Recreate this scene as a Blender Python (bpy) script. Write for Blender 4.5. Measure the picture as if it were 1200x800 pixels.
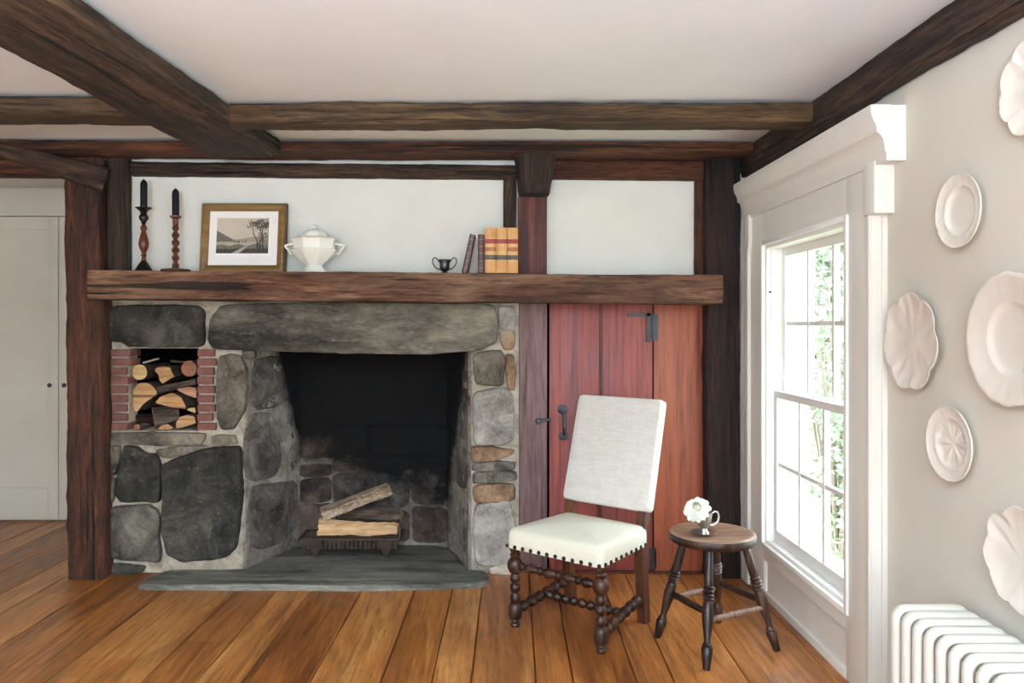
import bpy, bmesh, math, random
from mathutils import Vector, Matrix, noise
random.seed(7)
PI = math.pi
V = Vector
for o in list(bpy.data.objects): bpy.data.objects.remove(o, do_unlink=True)
SC = bpy.context.scene
COL = SC.collection

# ---------------------------------------------------------------- camera, light, exposure
F = 930.0; CX = 577.0; CY = 382.0; EYE = 1.40
cam = bpy.data.objects.new('camera', bpy.data.cameras.new('camera')); COL.objects.link(cam)
cam.location = (0, 0, EYE); cam.rotation_euler = (PI/2, 0, 0)
cam.data.sensor_width = 36; cam.data.lens = 36*F/1200
cam.data.shift_x = (600-CX)/1200; cam.data.shift_y = (CY-400)/1200
cam.data.clip_start = .05
SC.camera = cam
SC.view_settings.view_transform = 'Standard'; SC.view_settings.look = 'None'
SC.view_settings.gamma = 1; SC.view_settings.use_curve_mapping = False
SC.view_settings.exposure = 0.66
SKY = 5.0
w = bpy.data.worlds.new('sky'); SC.world = w; w.use_nodes = True
bg = w.node_tree.nodes['Background']; bg.inputs[0].default_value = (.88, 1, 1.13, 1); bg.inputs[1].default_value = SKY
def portal(name, loc, rot, sx, sy):
    l = bpy.data.lights.new(name, 'AREA'); l.shape = 'RECTANGLE'; l.size = sx; l.size_y = sy
    l.cycles.is_portal = True
    o = bpy.data.objects.new(name, l); COL.objects.link(o); o.location = loc; o.rotation_euler = rot
# openings of the room's windows: (lo, hi) along the wall, z range
SIDE_WIN = (3.14, 4.10, .28, 1.82)
REAR_WINS = [(-.9, .9, .4, 2.1)]
LEFT_WIN = (-2.0, -.2, .4, 2.1)
NEAR_WIN = (-1.6, -.1, .4, 2.0)
portal('daylight_side', (1.64, 3.62, 1.05), (0, PI/2, 0), 1.54, .96)
portal('daylight_near', (1.64, -.85, 1.2), (0, PI/2, 0), 1.6, 1.5)
portal('daylight_left', (-4.98, -1.1, 1.25), (0, -PI/2, 0), 1.7, 1.8)
sun = bpy.data.lights.new('sun', 'SUN'); sun.energy = 5; sun.angle = .01; sun.color = (.95, 1, 1.08)
so = bpy.data.objects.new('sun', sun); COL.objects.link(so); so.rotation_euler = V((.62, -.30, -.72)).to_track_quat('-Z', 'Y').to_euler()
fill = bpy.data.lights.new('ceiling_fill_light', 'AREA'); fill.shape = 'DISK'; fill.size = .9; fill.energy = 430; fill.color = (.80, 1, 1.2)  # unseen uplight added behind the camera to brighten the ceiling
lo = bpy.data.objects.new('ceiling_fill_light', fill); COL.objects.link(lo); lo.location = (-.4, -1.3, 1.5); lo.rotation_euler = (PI, 0, 0)
for i, (a, b, c, d) in enumerate(REAR_WINS):
    portal('daylight_rear', ((a+b)/2, -2.55, (c+d)/2), (PI/2, 0, 0), b-a, d-c)

# ---------------------------------------------------------------- helpers
def lin(c):
    if isinstance(c, str): c = tuple(int(c[i:i+2], 16)/255 for i in (0, 2, 4))
    return tuple(x/12.92 if x <= .04045 else ((x+.055)/1.055)**2.4 for x in c) + (1,)
def ray(px, py): return V(((px-CX)/F, 1, (CY-py)/F))
def at(px, py, Y): d = ray(px, py)*Y; return V((d.x, Y, EYE+d.z))
def on_plane(px, py, p0, n):
    d = ray(px, py); e = V((0, 0, EYE)); t = (p0-e).dot(n)/d.dot(n); return e+d*t
def nz(p, s, o=0): return noise.noise(V((p[0]*s+o, p[1]*s+o*1.7, p[2]*s-o)))

class MB:
    def __init__(s): s.v = []; s.f = []; s.m = []
    def add(s, vs, fs, mi=0):
        o = len(s.v); s.v += [V(x) for x in vs]
        s.f += [tuple(i+o for i in f) for f in fs]; s.m += [mi]*len(fs); return s
    def box(s, lo, hi, bev=0, mi=0, M=None):
        bm = bmesh.new(); bmesh.ops.create_cube(bm, size=1)
        lo = V(lo); hi = V(hi)
        for v in bm.verts: v.co = V([(lo[i]+hi[i])/2+v.co[i]*(hi[i]-lo[i]) for i in range(3)])
        if bev: bmesh.ops.bevel(bm, geom=list(bm.edges), offset=bev, segments=2, profile=.6, affect='EDGES')
        bm.verts.index_update()
        vs = [(M @ v.co) if M else v.co.copy() for v in bm.verts]
        s.add(vs, [[v.index for v in f.verts] for f in bm.faces], mi); bm.free(); return s
    def rings(s, rs, closed=True, cap0=True, cap1=True, mi=0, loop=False):
        n = len(rs[0]); vs = [p for r in rs for p in r]; fs = []
        for k in range(len(rs)-(0 if loop else 1)):
            k2 = (k+1) % len(rs)
            for i in range(n if closed else n-1):
                j = (i+1) % n; fs.append((k*n+i, k*n+j, k2*n+j, k2*n+i))
        if cap0 and not loop: fs.append(tuple(range(n-1, -1, -1)))
        if cap1 and not loop: fs.append(tuple((len(rs)-1)*n+i for i in range(n)))
        return s.add(vs, fs, mi)
    def lathe(s, prof, seg=24, M=None, mi=0, sx=1, sy=1, rf=None, a0=0, cap=True):
        rs = []
        for r, z in prof:
            ring = []
            for i in range(seg):
                a = a0+2*PI*i/seg; q = r*(rf(a, z) if rf else 1)
                p = V((q*math.cos(a)*sx, q*math.sin(a)*sy, z)); ring.append(M @ p if M else p)
            rs.append(ring)
        return s.rings(rs, mi=mi, cap0=cap, cap1=cap)
    def turned(s, p0, p1, prof, seg=16, mi=0):          # prof: (radius, fraction along)
        p0 = V(p0); p1 = V(p1); d = p1-p0; L = d.length
        M = Matrix.Translation(p0) @ d.to_track_quat('Z', 'Y').to_matrix().to_4x4()
        return s.lathe([(r, t*L) for r, t in prof], seg, M, mi)
    def tube(s, path, rad, seg=10, mi=0, flat=1, loop=False, up=(0, 1, 0)):
        path = [V(p) for p in path]; n = len(path); rs = []
        rads = rad if isinstance(rad, (list, tuple)) else [rad]*n
        u = V(up)
        for i, p in enumerate(path):
            if loop: t = path[(i+1) % n]-path[i-1]
            else: t = path[min(i+1, n-1)]-path[max(i-1, 0)]
            t.normalize(); b = u-t*u.dot(t)
            if b.length < 1e-4: b = V((1, 0, 0))-t*t.x
            b.normalize(); c = t.cross(b)
            rs.append([p+b*math.cos(2*PI*k/seg)*rads[i]*flat+c*math.sin(2*PI*k/seg)*rads[i] for k in range(seg)])
        return s.rings(rs, mi=mi, loop=loop)
    def prism(s, poly, axis, a, b, mi=0):               # poly of 2-d points, extruded along axis from a to b
        def P(q, h):
            r = list(q); r.insert(axis, h); return V(r)
        return s.rings([[P(q, a) for q in poly], [P(q, b) for q in poly]], mi=mi)
    def build(s, name, mats, parent=None, origin=None, angle=35, world=True, matrix=None):
        me = bpy.data.meshes.new(name); off = V((0, 0, 0))
        if parent is not None and world: off = wloc(parent)
        if parent is None and origin is not None: off = V(origin)
        me.from_pydata([v-off for v in s.v], [], s.f)
        mats = mats if isinstance(mats, (list, tuple)) else [mats]
        for m in mats: me.materials.append(m)
        me.polygons.foreach_set('material_index', s.m)
        bm = bmesh.new(); bm.from_mesh(me); bmesh.ops.recalc_face_normals(bm, faces=bm.faces); bm.to_mesh(me); bm.free()
        me.polygons.foreach_set('use_smooth', [True]*len(me.polygons)); me.set_sharp_from_angle(angle=math.radians(angle))
        o = bpy.data.objects.new(name, me); COL.objects.link(o)
        if parent is not None: o.parent = parent
        elif origin is not None: o.location = off
        if matrix is not None: o.matrix_basis = matrix
        return o
def wloc(o):
    p = V((0, 0, 0))
    while o is not None: p = p+o.location; o = o.parent
    return p
def tag(o, label=None, cat=None, group=None, kind=None):
    if label: o['label'] = label
    if cat: o['category'] = cat
    if group: o['group'] = group
    if kind: o['kind'] = kind
    return o
def thing(name, loc, label=None, cat=None, group=None, rz=0, kind=None):
    o = bpy.data.objects.new(name, None); COL.objects.link(o); o.location = loc; o.rotation_euler.z = rz
    o.empty_display_size = .1
    return tag(o, label, cat, group, kind)
def struct(o, label=None): return tag(o, label, 'room', None, 'structure')
def copy_child(o, parent, loc=None):
    c = o.copy(); COL.objects.link(c); c.parent = parent
    if loc is not None: c.location = loc
    return c

# ---------------------------------------------------------------- materials
def newmat(name):
    m = bpy.data.materials.new(name); m.use_nodes = True; nt = m.node_tree
    return m, nt, nt.nodes['Principled BSDF']
def N(nt, t, **kw):
    n = nt.nodes.new(t)
    for k, v in kw.items(): setattr(n, k, v)
    return n
def ramp(nt, cols, pos=None, interp='LINEAR'):
    r = N(nt, 'ShaderNodeValToRGB'); e = r.color_ramp.elements; r.color_ramp.interpolation = interp
    n = len(cols); pos = pos or [i/(n-1) for i in range(n)]
    while len(e) < n: e.new(.5)
    for i in range(n): e[i].position = pos[i]; e[i].color = lin(cols[i])
    return r
def coords(nt, scale, rot=(0, 0, 0), rnd=True, coord='Object'):
    tc = N(nt, 'ShaderNodeTexCoord'); mp = N(nt, 'ShaderNodeMapping'); L = nt.links.new
    mp.inputs['Scale'].default_value = scale; mp.inputs['Rotation'].default_value = rot
    if rnd:
        oi = N(nt, 'ShaderNodeObjectInfo'); ma = N(nt, 'ShaderNodeMath', operation='MULTIPLY'); ma.inputs[1].default_value = 37.0
        L(oi.outputs['Random'], ma.inputs[0])
        va = N(nt, 'ShaderNodeVectorMath', operation='ADD'); L(tc.outputs[coord], va.inputs[0]); L(ma.outputs[0], va.inputs[1])
        L(va.outputs[0], mp.inputs['Vector'])
    else: L(tc.outputs[coord], mp.inputs['Vector'])
    return mp
def noise_tex(nt, mp, scale, detail=6, rough=.6, dist=0):
    n = N(nt, 'ShaderNodeTexNoise'); n.inputs['Scale'].default_value = scale; n.inputs['Detail'].default_value = detail
    n.inputs['Roughness'].default_value = rough; n.inputs['Distortion'].default_value = dist
    if mp: nt.links.new(mp.outputs[0], n.inputs['Vector'])
    return n
def mixc(nt, a, b, fac, mode='MIX'):
    m = N(nt, 'ShaderNodeMix', data_type='RGBA', blend_type=mode); L = nt.links.new
    for sock, x in ((m.inputs[0], fac), (m.inputs[6], a), (m.inputs[7], b)):
        if hasattr(x, 'is_linked'): L(x, sock)
        elif isinstance(x, (int, float)): sock.default_value = x
        else: sock.default_value = lin(x)
    return m.outputs[2]
def math_n(nt, op, a, b=None, c=None, clamp=False):
    n = N(nt, 'ShaderNodeMath', operation=op); n.use_clamp = clamp
    for i, x in enumerate((a, b, c)):
        if x is None: continue
        if hasattr(x, 'is_linked'): nt.links.new(x, n.inputs[i])
        else: n.inputs[i].default_value = x
    return n.outputs[0]
def bump(nt, b, h, strength=.3, dist=.01, prev=None):
    n = N(nt, 'ShaderNodeBump'); n.inputs['Strength'].default_value = strength; n.inputs['Distance'].default_value = dist
    nt.links.new(h, n.inputs['Height'])
    if prev: nt.links.new(prev, n.inputs['Normal'])
    nt.links.new(n.outputs[0], b.inputs['Normal']); return n.outputs[0]

def wood(name, cols, axis=0, grain=30, rough=.6, bmp=.4, big=3, patch=None, patch_amt=.5, pos=None, island=0, spec=.4, stretch=.05, con=3.2, crack=.6):
    m, nt, b = newmat(name); L = nt.links.new
    sc = [1, 1, 1]; sc[axis] = stretch
    mp = coords(nt, sc)
    n1 = noise_tex(nt, mp, grain, 10, .72, 1.0)
    sc2 = [1, 1, 1]; sc2[axis] = .25
    mp2 = coords(nt, sc2)
    n2 = noise_tex(nt, mp2, big, 5, .6, .6)
    v = math_n(nt, 'MULTIPLY_ADD', n1.outputs[0], .75, 0)
    v = math_n(nt, 'MULTIPLY_ADD', n2.outputs[0], .45, v)
    if island:
        g = N(nt, 'ShaderNodeNewGeometry'); r = math_n(nt, 'SUBTRACT', g.outputs['Random Per Island'], .5)
        v = math_n(nt, 'MULTIPLY_ADD', r, island, v)
    v = math_n(nt, 'MULTIPLY_ADD', v, con, .5-.6*con, clamp=True)
    c = ramp(nt, cols, pos); L(v, c.inputs[0]); out = c.outputs[0]
    if patch:
        n3 = noise_tex(nt, mp2, big*1.7, 6, .7, .4); r3 = ramp(nt, ['000000', 'ffffff'], [.48, .66]); L(n3.outputs[0], r3.inputs[0])
        out = mixc(nt, out, patch, math_n(nt, 'MULTIPLY', r3.outputs[0], patch_amt))
    n4 = noise_tex(nt, mp, grain*3.3, 4, .6); r4 = ramp(nt, ['3a3a3a', 'ffffff'], [.30, .52]); L(n4.outputs[0], r4.inputs[0])
    out = mixc(nt, out, r4.outputs[0], .75 if crack > .8 else .45, 'MULTIPLY')
    h = math_n(nt, 'ADD', n1.outputs[0], n4.outputs[0])
    if crack:
        sc3 = [1, 1, 1]; sc3[axis] = .03
        n5 = noise_tex(nt, coords(nt, sc3), 17, 3, .55, .3); r5 = ramp(nt, ['000000', 'ffffff'], [.345, .385]); L(n5.outputs[0], r5.inputs[0])
        out = mixc(nt, out, mixc(nt, '1c120c', 'ffffff', r5.outputs[0]), crack, 'MULTIPLY'); h = math_n(nt, 'ADD', h, r5.outputs[0])
    L(out, b.inputs['Base Color']); b.inputs['Roughness'].default_value = rough; b.inputs['Specular IOR Level'].default_value = spec
    bump(nt, b, h, bmp, .012 if crack > .8 else .006)
    return m
def stone_mat(name, cols, scale=6, rough=.85, bmp=.8, soot_shade=False, streak=(1, 1, 1), speck='c8c2b4', speck_amt=.35):
    m, nt, b = newmat(name); L = nt.links.new
    mp = coords(nt, streak)
    n1 = noise_tex(nt, mp, scale, 10, .68, .8); n2 = noise_tex(nt, mp, scale*9, 6, .7); n3 = noise_tex(nt, mp, scale*.35, 3, .5)
    v = math_n(nt, 'MULTIPLY_ADD', n1.outputs[0], .75, 0); v = math_n(nt, 'MULTIPLY_ADD', n2.outputs[0], .25, v)
    v = math_n(nt, 'MULTIPLY_ADD', math_n(nt, 'SUBTRACT', n3.outputs[0], .5), .5, v)
    v = math_n(nt, 'MULTIPLY_ADD', v, 3.2, -1.1, clamp=True)
    c = ramp(nt, cols); L(v, c.inputs[0]); out = c.outputs[0]
    n5 = noise_tex(nt, mp, scale*5, 8, .75); r5 = ramp(nt, ['000000', 'ffffff'], [.58, .72]); L(n5.outputs[0], r5.inputs[0])
    out = mixc(nt, out, speck, math_n(nt, 'MULTIPLY', r5.outputs[0], speck_amt))
    if soot_shade:
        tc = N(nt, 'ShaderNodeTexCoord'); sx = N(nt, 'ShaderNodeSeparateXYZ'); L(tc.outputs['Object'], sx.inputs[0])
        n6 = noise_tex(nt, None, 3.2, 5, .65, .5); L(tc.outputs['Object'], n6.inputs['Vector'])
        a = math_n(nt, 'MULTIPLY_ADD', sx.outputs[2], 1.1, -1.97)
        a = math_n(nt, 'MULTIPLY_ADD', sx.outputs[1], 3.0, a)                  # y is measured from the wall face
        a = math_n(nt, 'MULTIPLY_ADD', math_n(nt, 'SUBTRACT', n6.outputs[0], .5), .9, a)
        a = math_n(nt, 'MULTIPLY_ADD', sx.outputs[0], .5, a)  # darker to the right: the right reveal's shade painted in with the soot
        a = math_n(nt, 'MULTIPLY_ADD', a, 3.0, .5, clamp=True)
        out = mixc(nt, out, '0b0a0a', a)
    L(out, b.inputs['Base Color']); b.inputs['Roughness'].default_value = rough; b.inputs['Specular IOR Level'].default_value = .25
    p = bump(nt, b, n1.outputs[0], bmp, .02); bump(nt, b, n2.outputs[0], bmp*.7, .006, p)
    return m
def plain(name, col, rough=.5, metal=0, spec=.5, nscale=0, namt=.1, bmp=0, col2=None, coat=0):
    m, nt, b = newmat(name); L = nt.links.new
    b.inputs['Roughness'].default_value = rough; b.inputs['Metallic'].default_value = metal; b.inputs['Specular IOR Level'].default_value = spec
    b.inputs['Coat Weight'].default_value = coat
    mp = coords(nt, (1, 1, 1)); n = noise_tex(nt, mp, nscale or 8, 6, .6)
    r = ramp(nt, ['000000', 'ffffff'], [.3, .7]); L(n.outputs[0], r.inputs[0])
    c2 = col2 or col
    if col2: out = mixc(nt, col, c2, r.outputs[0])
    else: out = mixc(nt, col, tuple(x*(1-namt) for x in lin_s(col)), r.outputs[0])
    L(out, b.inputs['Base Color'])
    if bmp: bump(nt, b, n.outputs[0], bmp, .004)
    return m
def lin_s(c): return tuple(int(c[i:i+2], 16)/255 for i in (0, 2, 4))

M = {}
M['plaster'] = plain('plaster', 'e3e0d5', .9, nscale=5, namt=.03, bmp=.15, spec=.2)
M['wallpaint'] = plain('wall_paint', 'd3cbbd', .9, nscale=3, namt=.03, bmp=.08, spec=.2)
M['ceiling'] = plain('ceiling_paint', 'eaecee', .95, nscale=2, namt=.03, bmp=.1, spec=.15)
M['trim'] = plain('trim_paint', 'e6e0d5', .45, nscale=4, namt=.03, bmp=.05)
M['sash'] = plain('sash_paint', 'f2f0ea', .4, nscale=4, namt=.02)
M['cupboard'] = plain('cupboard_paint', 'dad5c6', .5, nscale=3, namt=.04, bmp=.05)
M['beam'] = wood('dark_beam', ['170f0a', '35251b', '523c2c', '75583f'], rough=.75, bmp=1.0, patch='30231a', con=3.5, crack=.85, stretch=.09)
M['joist'] = wood('joist_oak', ['1e150e', '3d2c1d', '57432e', '73593c'], rough=.75, bmp=1.0, patch='6d4a28', grain=26, con=3.5, crack=.85, stretch=.09)
M['girt'] = wood('red_brown_beam', ['1d0f09', '3c2014', '5a3220', '75452b'], rough=.7, bmp=1.0, patch='7d4f2c', con=3.5, crack=.85, stretch=.09)
M['post'] = wood('post_oak', ['1a0d08', '381f14', '532e1d', '70432b'], rough=.7, bmp=1.0, patch='6a3a20', patch_amt=.5, con=3.5, crack=.85, stretch=.09)
M['darkpost'] = wood('dark_post', ['0f0806', '1f110c', '321c14', '48291d'], rough=.7, bmp=1.0, con=3.5, crack=.85, stretch=.09)
M['mantel'] = wood('mantel_oak', ['21120b', '4c2b1c', '6e4630', '987154'], rough=.6, bmp=1.0, patch='8d7058', patch_amt=.6, grain=22, con=3.5, crack=.85, stretch=.09)
M['redboard'] = wood('red_brown_board', ['2a1310', '4a2420', '64352e', '7d4a40'], axis=2, rough=.6, bmp=.4)
M['jamb'] = wood('purple_grey_board', ['3d2a28', '5e4644', '7a5e5b', '94766f'], axis=2, rough=.65, bmp=.5, con=2.2, crack=.4, patch='8d706c')
M['door'] = wood('red_door_paint', ['552520', '7f3c34', '984c42', 'aa6052'], axis=2, rough=.5, bmp=.25, con=1.5, crack=.25, patch='70505a', patch_amt=.7, grain=16, big=1.6)
M['fixedboard'] = wood('orange_red_board', ['5f2b1d', '8b442c', 'a55839', 'b66d4b'], axis=2, rough=.5, bmp=.25, con=1.5, crack=.25, patch='7c4a40', patch_amt=.5, grain=16, big=1.6)
M['floor'] = wood('pine_floor', ['5e3216', '965a28', 'b9793e', 'd09a5a'], axis=1, rough=.36, bmp=.14, patch='64361a', patch_amt=.6, grain=20, big=2.2, con=2.3, crack=.35, island=.19, spec=.45, stretch=.07)
M['turned'] = wood('dark_turned_wood', ['140b07', '2a1710', '432819', '5e3c28'], axis=2, rough=.4, bmp=.15)
M['chairleg'] = wood('chair_leg_wood', ['2b150c', '4b2817', '633920', '7a4b2e'], axis=2, rough=.45, bmp=.15)
M['stoolseat'] = wood('worn_seat_wood', ['5c4232', '86664f', 'a6866d', 'bb9d85'], axis=0, rough=.45, bmp=.2, grain=18, big=4, con=2.2, crack=.3)
M['stoolleg'] = wood('stool_leg_wood', ['120a07', '24150e', '3d261a', '5c3e2d'], axis=2, rough=.4, bmp=.15)
M['worn'] = wood('worn_stretcher_wood', ['46301f', '6f5340', '8d715c', 'a68c77'], axis=2, rough=.5, bmp=.2)
M['stone'] = stone_mat('grey_fieldstone', ['2a2724', '48443d', '645f55', '827b6e'])
M['stone_dark'] = stone_mat('dark_fieldstone', ['1a1916', '2d2b26', '403d36', '58544b'], speck_amt=.2)
M['stone_warm'] = stone_mat('warm_fieldstone', ['3a342d', '5a5348', '756c5e', '8e8474'])
M['stone_light'] = stone_mat('light_fieldstone', ['55504a', '7d776d', '99928a', 'b3aca0'], speck='d8d2c6')
M['stone_rust'] = stone_mat('rusty_fieldstone', ['3f3328', '6b523e', '8c6f55', '9d8a74'])
M['lintel'] = stone_mat('lintel_granite', ['2e2b26', '504b42', '6e685c', '8a8270'], streak=(.35, 1, 1), scale=7)
M['hearth'] = stone_mat('hearth_slate', ['363631', '57564f', '76746a', '949084'], streak=(.2, 1, 1), scale=8, rough=.6)
M['mortar'] = stone_mat('mortar', ['857c6c', 'a39886', 'b9ae9b', 'cabfae'], scale=14, speck='d0cabc')
M['soot_shade_stone'] = stone_mat('sooty_shaded_stone', ['2e2a27', '4e4843', '6a625b', '877f76'], soot_shade=True)
M['soot_shade_mortar'] = stone_mat('sooty_shaded_mortar', ['5c554c', '777066', '8c857a', 'a09a8f'], scale=14, soot_shade=True)
M['soot_shade_back'] = stone_mat('sooty_shaded_fireback', ['1f1a16', '3a302a', '55463d', '6f5d52'], soot_shade=True, speck_amt=.2)
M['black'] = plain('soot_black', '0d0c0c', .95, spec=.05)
M['brick'] = plain('red_brick', '875b51', .85, nscale=20, bmp=.4, col2='68453e', spec=.2)
M['iron'] = plain('black_iron', '48464b', .55, metal=.35, nscale=40, bmp=.3)
M['rust'] = plain('rusty_iron', '3b3029', .7, metal=.5, nscale=30, bmp=.5, col2='54453a')
M['linen'] = None
M['nail'] = plain('brass_nail', '3a2a1c', .3, metal=.8)
M['bark'] = wood('log_bark', ['1c130d', '3a2b20', '57463a', '7d6c5e'], axis=0, grain=40, bmp=1.0, rough=.9, stretch=.2, patch='8d8176', patch_amt=.35)
M['barklight'] = wood('pale_bark', ['4a3a2a', '86705a', 'b29c84', 'd2c2aa'], axis=0, grain=60, bmp=1.0, rough=.9, stretch=.35)
M['cut'] = wood('cut_wood', ['7d5836', 'a67a4e', 'c09668', 'd4b084'], axis=0, grain=12, bmp=.3, rough=.8)
M['cutpale'] = wood('pale_cut_wood', ['8f7446', 'b3945c', 'c9ac76', 'dabf8c'], axis=0, grain=12, bmp=.3, rough=.8)
M['cutred'] = wood('reddish_cut_wood', ['6a4030', '8e5c44', 'a8755a', 'bb8a6c'], axis=0, grain=12, bmp=.3, rough=.8)
M['split'] = wood('split_wood', ['86603c', 'b0855a', 'c69f74', 'd8b990'], axis=0, grain=20, bmp=.4, rough=.75)
M['ironstone'] = plain('white_ironstone', 'ece9dc', .18, nscale=3, namt=.02, coat=.3)
M['plate'] = plain('cream_plate_glaze', 'e6dccf', .15, nscale=3, namt=.03, coat=.3)
M['candle'] = plain('black_wax', '0b0a0c', .65, spec=.25)
M['stickdark'] = plain('ebonised_wood', '1a0f0c', .35)
M['stickwood'] = wood('candlestick_wood', ['34160b', '5e2e18', '7e4828', '9c6440'], axis=2, rough=.3, bmp=.1, grain=40)
M['twist'] = wood('twist_wood', ['27130c', '4a291b', '653c29', '805540'], axis=2, rough=.35, bmp=.1, grain=40)
M['gold'] = wood('gilt_wood_frame', ['5a3d1e', '76562c', '8a6a3a', '9a7c4a'], axis=0, rough=.4, bmp=.1, grain=10, con=1.3, crack=0)
M['goldedge'] = plain('frame_dark_edge', '46301c', .5)
M['mat'] = plain('mat_board', 'efe9e2', .9, namt=.02)
M['pewter'] = plain('pewter', '5c5d5c', .35, metal=.9, nscale=12, col2='3e3f3e')
M['silver'] = plain('silver', 'd0cec8', .28, metal=1, nscale=10, col2='b0aea8')
M['tan'] = plain('tan_calf', 'cf9a5c', .55, nscale=14, bmp=.2, col2='b98246')
M['tanpage'] = plain('book_pages', 'cbbd9c', .9)
M['redlabel'] = plain('red_label', '9c2c26', .5)
M['brownlabel'] = plain('brown_label', 'a8653a', .5, nscale=60, col2='8a4c2a')
M['blacklabel'] = plain('black_label', '2c2a2c', .5, nscale=70, col2='57504a')
M['giltline'] = plain('gilt_line', 'd9b36a', .4, metal=.3)
M['leather'] = plain('dark_leather', '55302a', .45, nscale=20, bmp=.2, col2='3c1e1b')
M['leathergilt'] = plain('leather_gilt', '8f6a54', .5)
M['rad'] = plain('radiator_enamel', 'd9d4c8', .35, nscale=4, namt=.02)
M['petal'] = plain('white_petal', 'f6f5e6', .6, nscale=10, namt=.02)
M['petalcentre'] = plain('flower_heart', 'c9cf7e', .6, nscale=40, col2='9eae58')
M['stem'] = plain('green_stem', '4f6b34', .6)
M['leafout'] = plain('garden_leaf', '85957a', .6, nscale=2, col2='a4b199')
M['twig'] = plain('garden_twig', '8d8374', .8)
M['lawn'] = plain('lawn_grass', '8fa070', .9, nscale=6, col2='a8b28a')
def linen():
    m, nt, b = newmat('linen'); L = nt.links.new
    mp = coords(nt, (1, 1, 1), rnd=False)
    ws = []
    for rot in ((0, 0, 0), (0, 0, PI/2), (0, PI/2, 0)):
        sx = [260, 14, 14] if rot == (0, 0, 0) else ([14, 260, 14] if rot == (0, 0, PI/2) else [14, 14, 260])
        mm = coords(nt, sx, rnd=False); ws.append(noise_tex(nt, mm, 1, 3, .6).outputs[0])
    h = math_n(nt, 'ADD', math_n(nt, 'ADD', ws[0], ws[1]), ws[2])
    r = ramp(nt, ['b3aea4', 'cfcbc1', 'dddad1'], [.25, .5, .75]); L(math_n(nt, 'MULTIPLY', h, .333), r.inputs[0])
    L(r.outputs[0], b.inputs['Base Color']); b.inputs['Roughness'].default_value = .9; b.inputs['Specular IOR Level'].default_value = .15
    b.inputs['Sheen Weight'].default_value = .15
    bump(nt, b, h, .35, .002); return m
M['linen'] = linen()
M['seatcloth'] = plain('seat_cloth', 'e0dcc8', .85, nscale=120, namt=.06, bmp=.15, spec=.2)
def glass():
    m, nt, b = newmat('window_glass'); L = nt.links.new; nt.nodes.remove(b)
    t = N(nt, 'ShaderNodeBsdfTransparent'); g = N(nt, 'ShaderNodeBsdfGlossy'); g.inputs['Roughness'].default_value = .02
    x = N(nt, 'ShaderNodeMixShader'); x.inputs[0].default_value = .05
    L(t.outputs[0], x.inputs[1]); L(g.outputs[0], x.inputs[2]); L(x.outputs[0], nt.nodes['Material Output'].inputs[0]); return m
M['glass'] = glass()

# ---------------------------------------------------------------- room shell
CEIL = 2.40; WX = 1.46; BY = 4.53
fl = MB()
known = [-1.76, -1.38, -1.17, -.988, -.72, -.44, -.241, -.084, .171, .318, .569, .717, 1.01, 1.357, 1.62]
edges = list(known)
while edges[0] > -5.0: edges.insert(0, edges[0]-random.uniform(.17, .30))
def fx(X0, Y): return X0+.0247*(Y-3.115)
for i in range(len(edges)-1):
    a, b = edges[i]+.002, edges[i+1]-.002
    cuts = [-2.7]; y = -2.7+random.uniform(1.5, 3.5)
    while y < 5.5:
        if edges[i] < -1.3 and random.random() < .8: cuts.append(y)
        y += random.uniform(2, 3.2)
    cuts.append(5.9)
    for y0, y1 in zip(cuts[:-1], cuts[1:]):
        ny = max(2, int((y1-y0)/.25)); rs = []
        for k in range(ny+1):
            y = y0+.0015+(y1-y0-.003)*k/ny; e = .0025*nz((a*7, y*3, 0), 1)
            ax, bx = fx(a, y)+e, fx(b, y)+.0025*nz((b*7, y*3, 5), 1); c = .0025*nz((a, y, 0), 1.3)
            rs.append([V((ax, y, -.03)), V((ax, y, c-.004)), V((ax+.004, y, c)), V((bx-.004, y, c)), V((bx, y, c-.004)), V((bx, y, -.03))])
        fl.rings(rs)
fo = struct(fl.build('floor', M['floor']), 'wide honey pine plank floor')
struct(MB().box((-5, -2.75, -.12), (1.75, 5.95, -.03)).build('floor_base', M['black'], fo, world=False))
struct(MB().box((-5, -2.75, CEIL), (1.75, 5.95, CEIL+.12)).build('ceiling', M['ceiling'], origin=(0, 0, CEIL)), 'white plaster ceiling between dark beams')
wb = MB().box((-2.19, BY, 1.56), (1.75, BY+.1, CEIL)).box((.15, BY+.012, 0), (1.75, BY+.1, 1.56))
struct(wb.build('wall_back', M['plaster']), 'white plaster wall above the mantel beam')
wr = MB()
wr.box((WX, -2.75, 0), (1.60, NEAR_WIN[0], CEIL)).box((WX, NEAR_WIN[1], 0), (1.60, 2.95, CEIL))
wr.box((WX, NEAR_WIN[0], 0), (1.60, NEAR_WIN[1], NEAR_WIN[2])).box((WX, NEAR_WIN[0], NEAR_WIN[3]), (1.60, NEAR_WIN[1], CEIL))
y0, y1, z0, z1 = SIDE_WIN
wr.box((WX, 2.95, 0), (1.60, y0, CEIL)).box((WX, y1, 0), (1.60, BY, CEIL)).box((WX, y0, 0), (1.60, y1, z0)).box((WX, y0, z1), (1.60, y1, CEIL))
struct(wr.build('wall_right', M['wallpaint']), 'cream plaster wall hung with white plates')
wn = MB(); xs = [-5.0]
for a, b, c, d in REAR_WINS:
    wn.box((xs[-1], -2.75, 0), (a, -2.55, CEIL)); wn.box((a, -2.75, 0), (b, -2.55, c)); wn.box((a, -2.75, d), (b, -2.55, CEIL)); xs.append(b)
wn.box((xs[-1], -2.75, 0), (WX, -2.55, CEIL))
struct(wn.build('wall_front', M['wallpaint']))
a, b, c, d = LEFT_WIN
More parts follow.
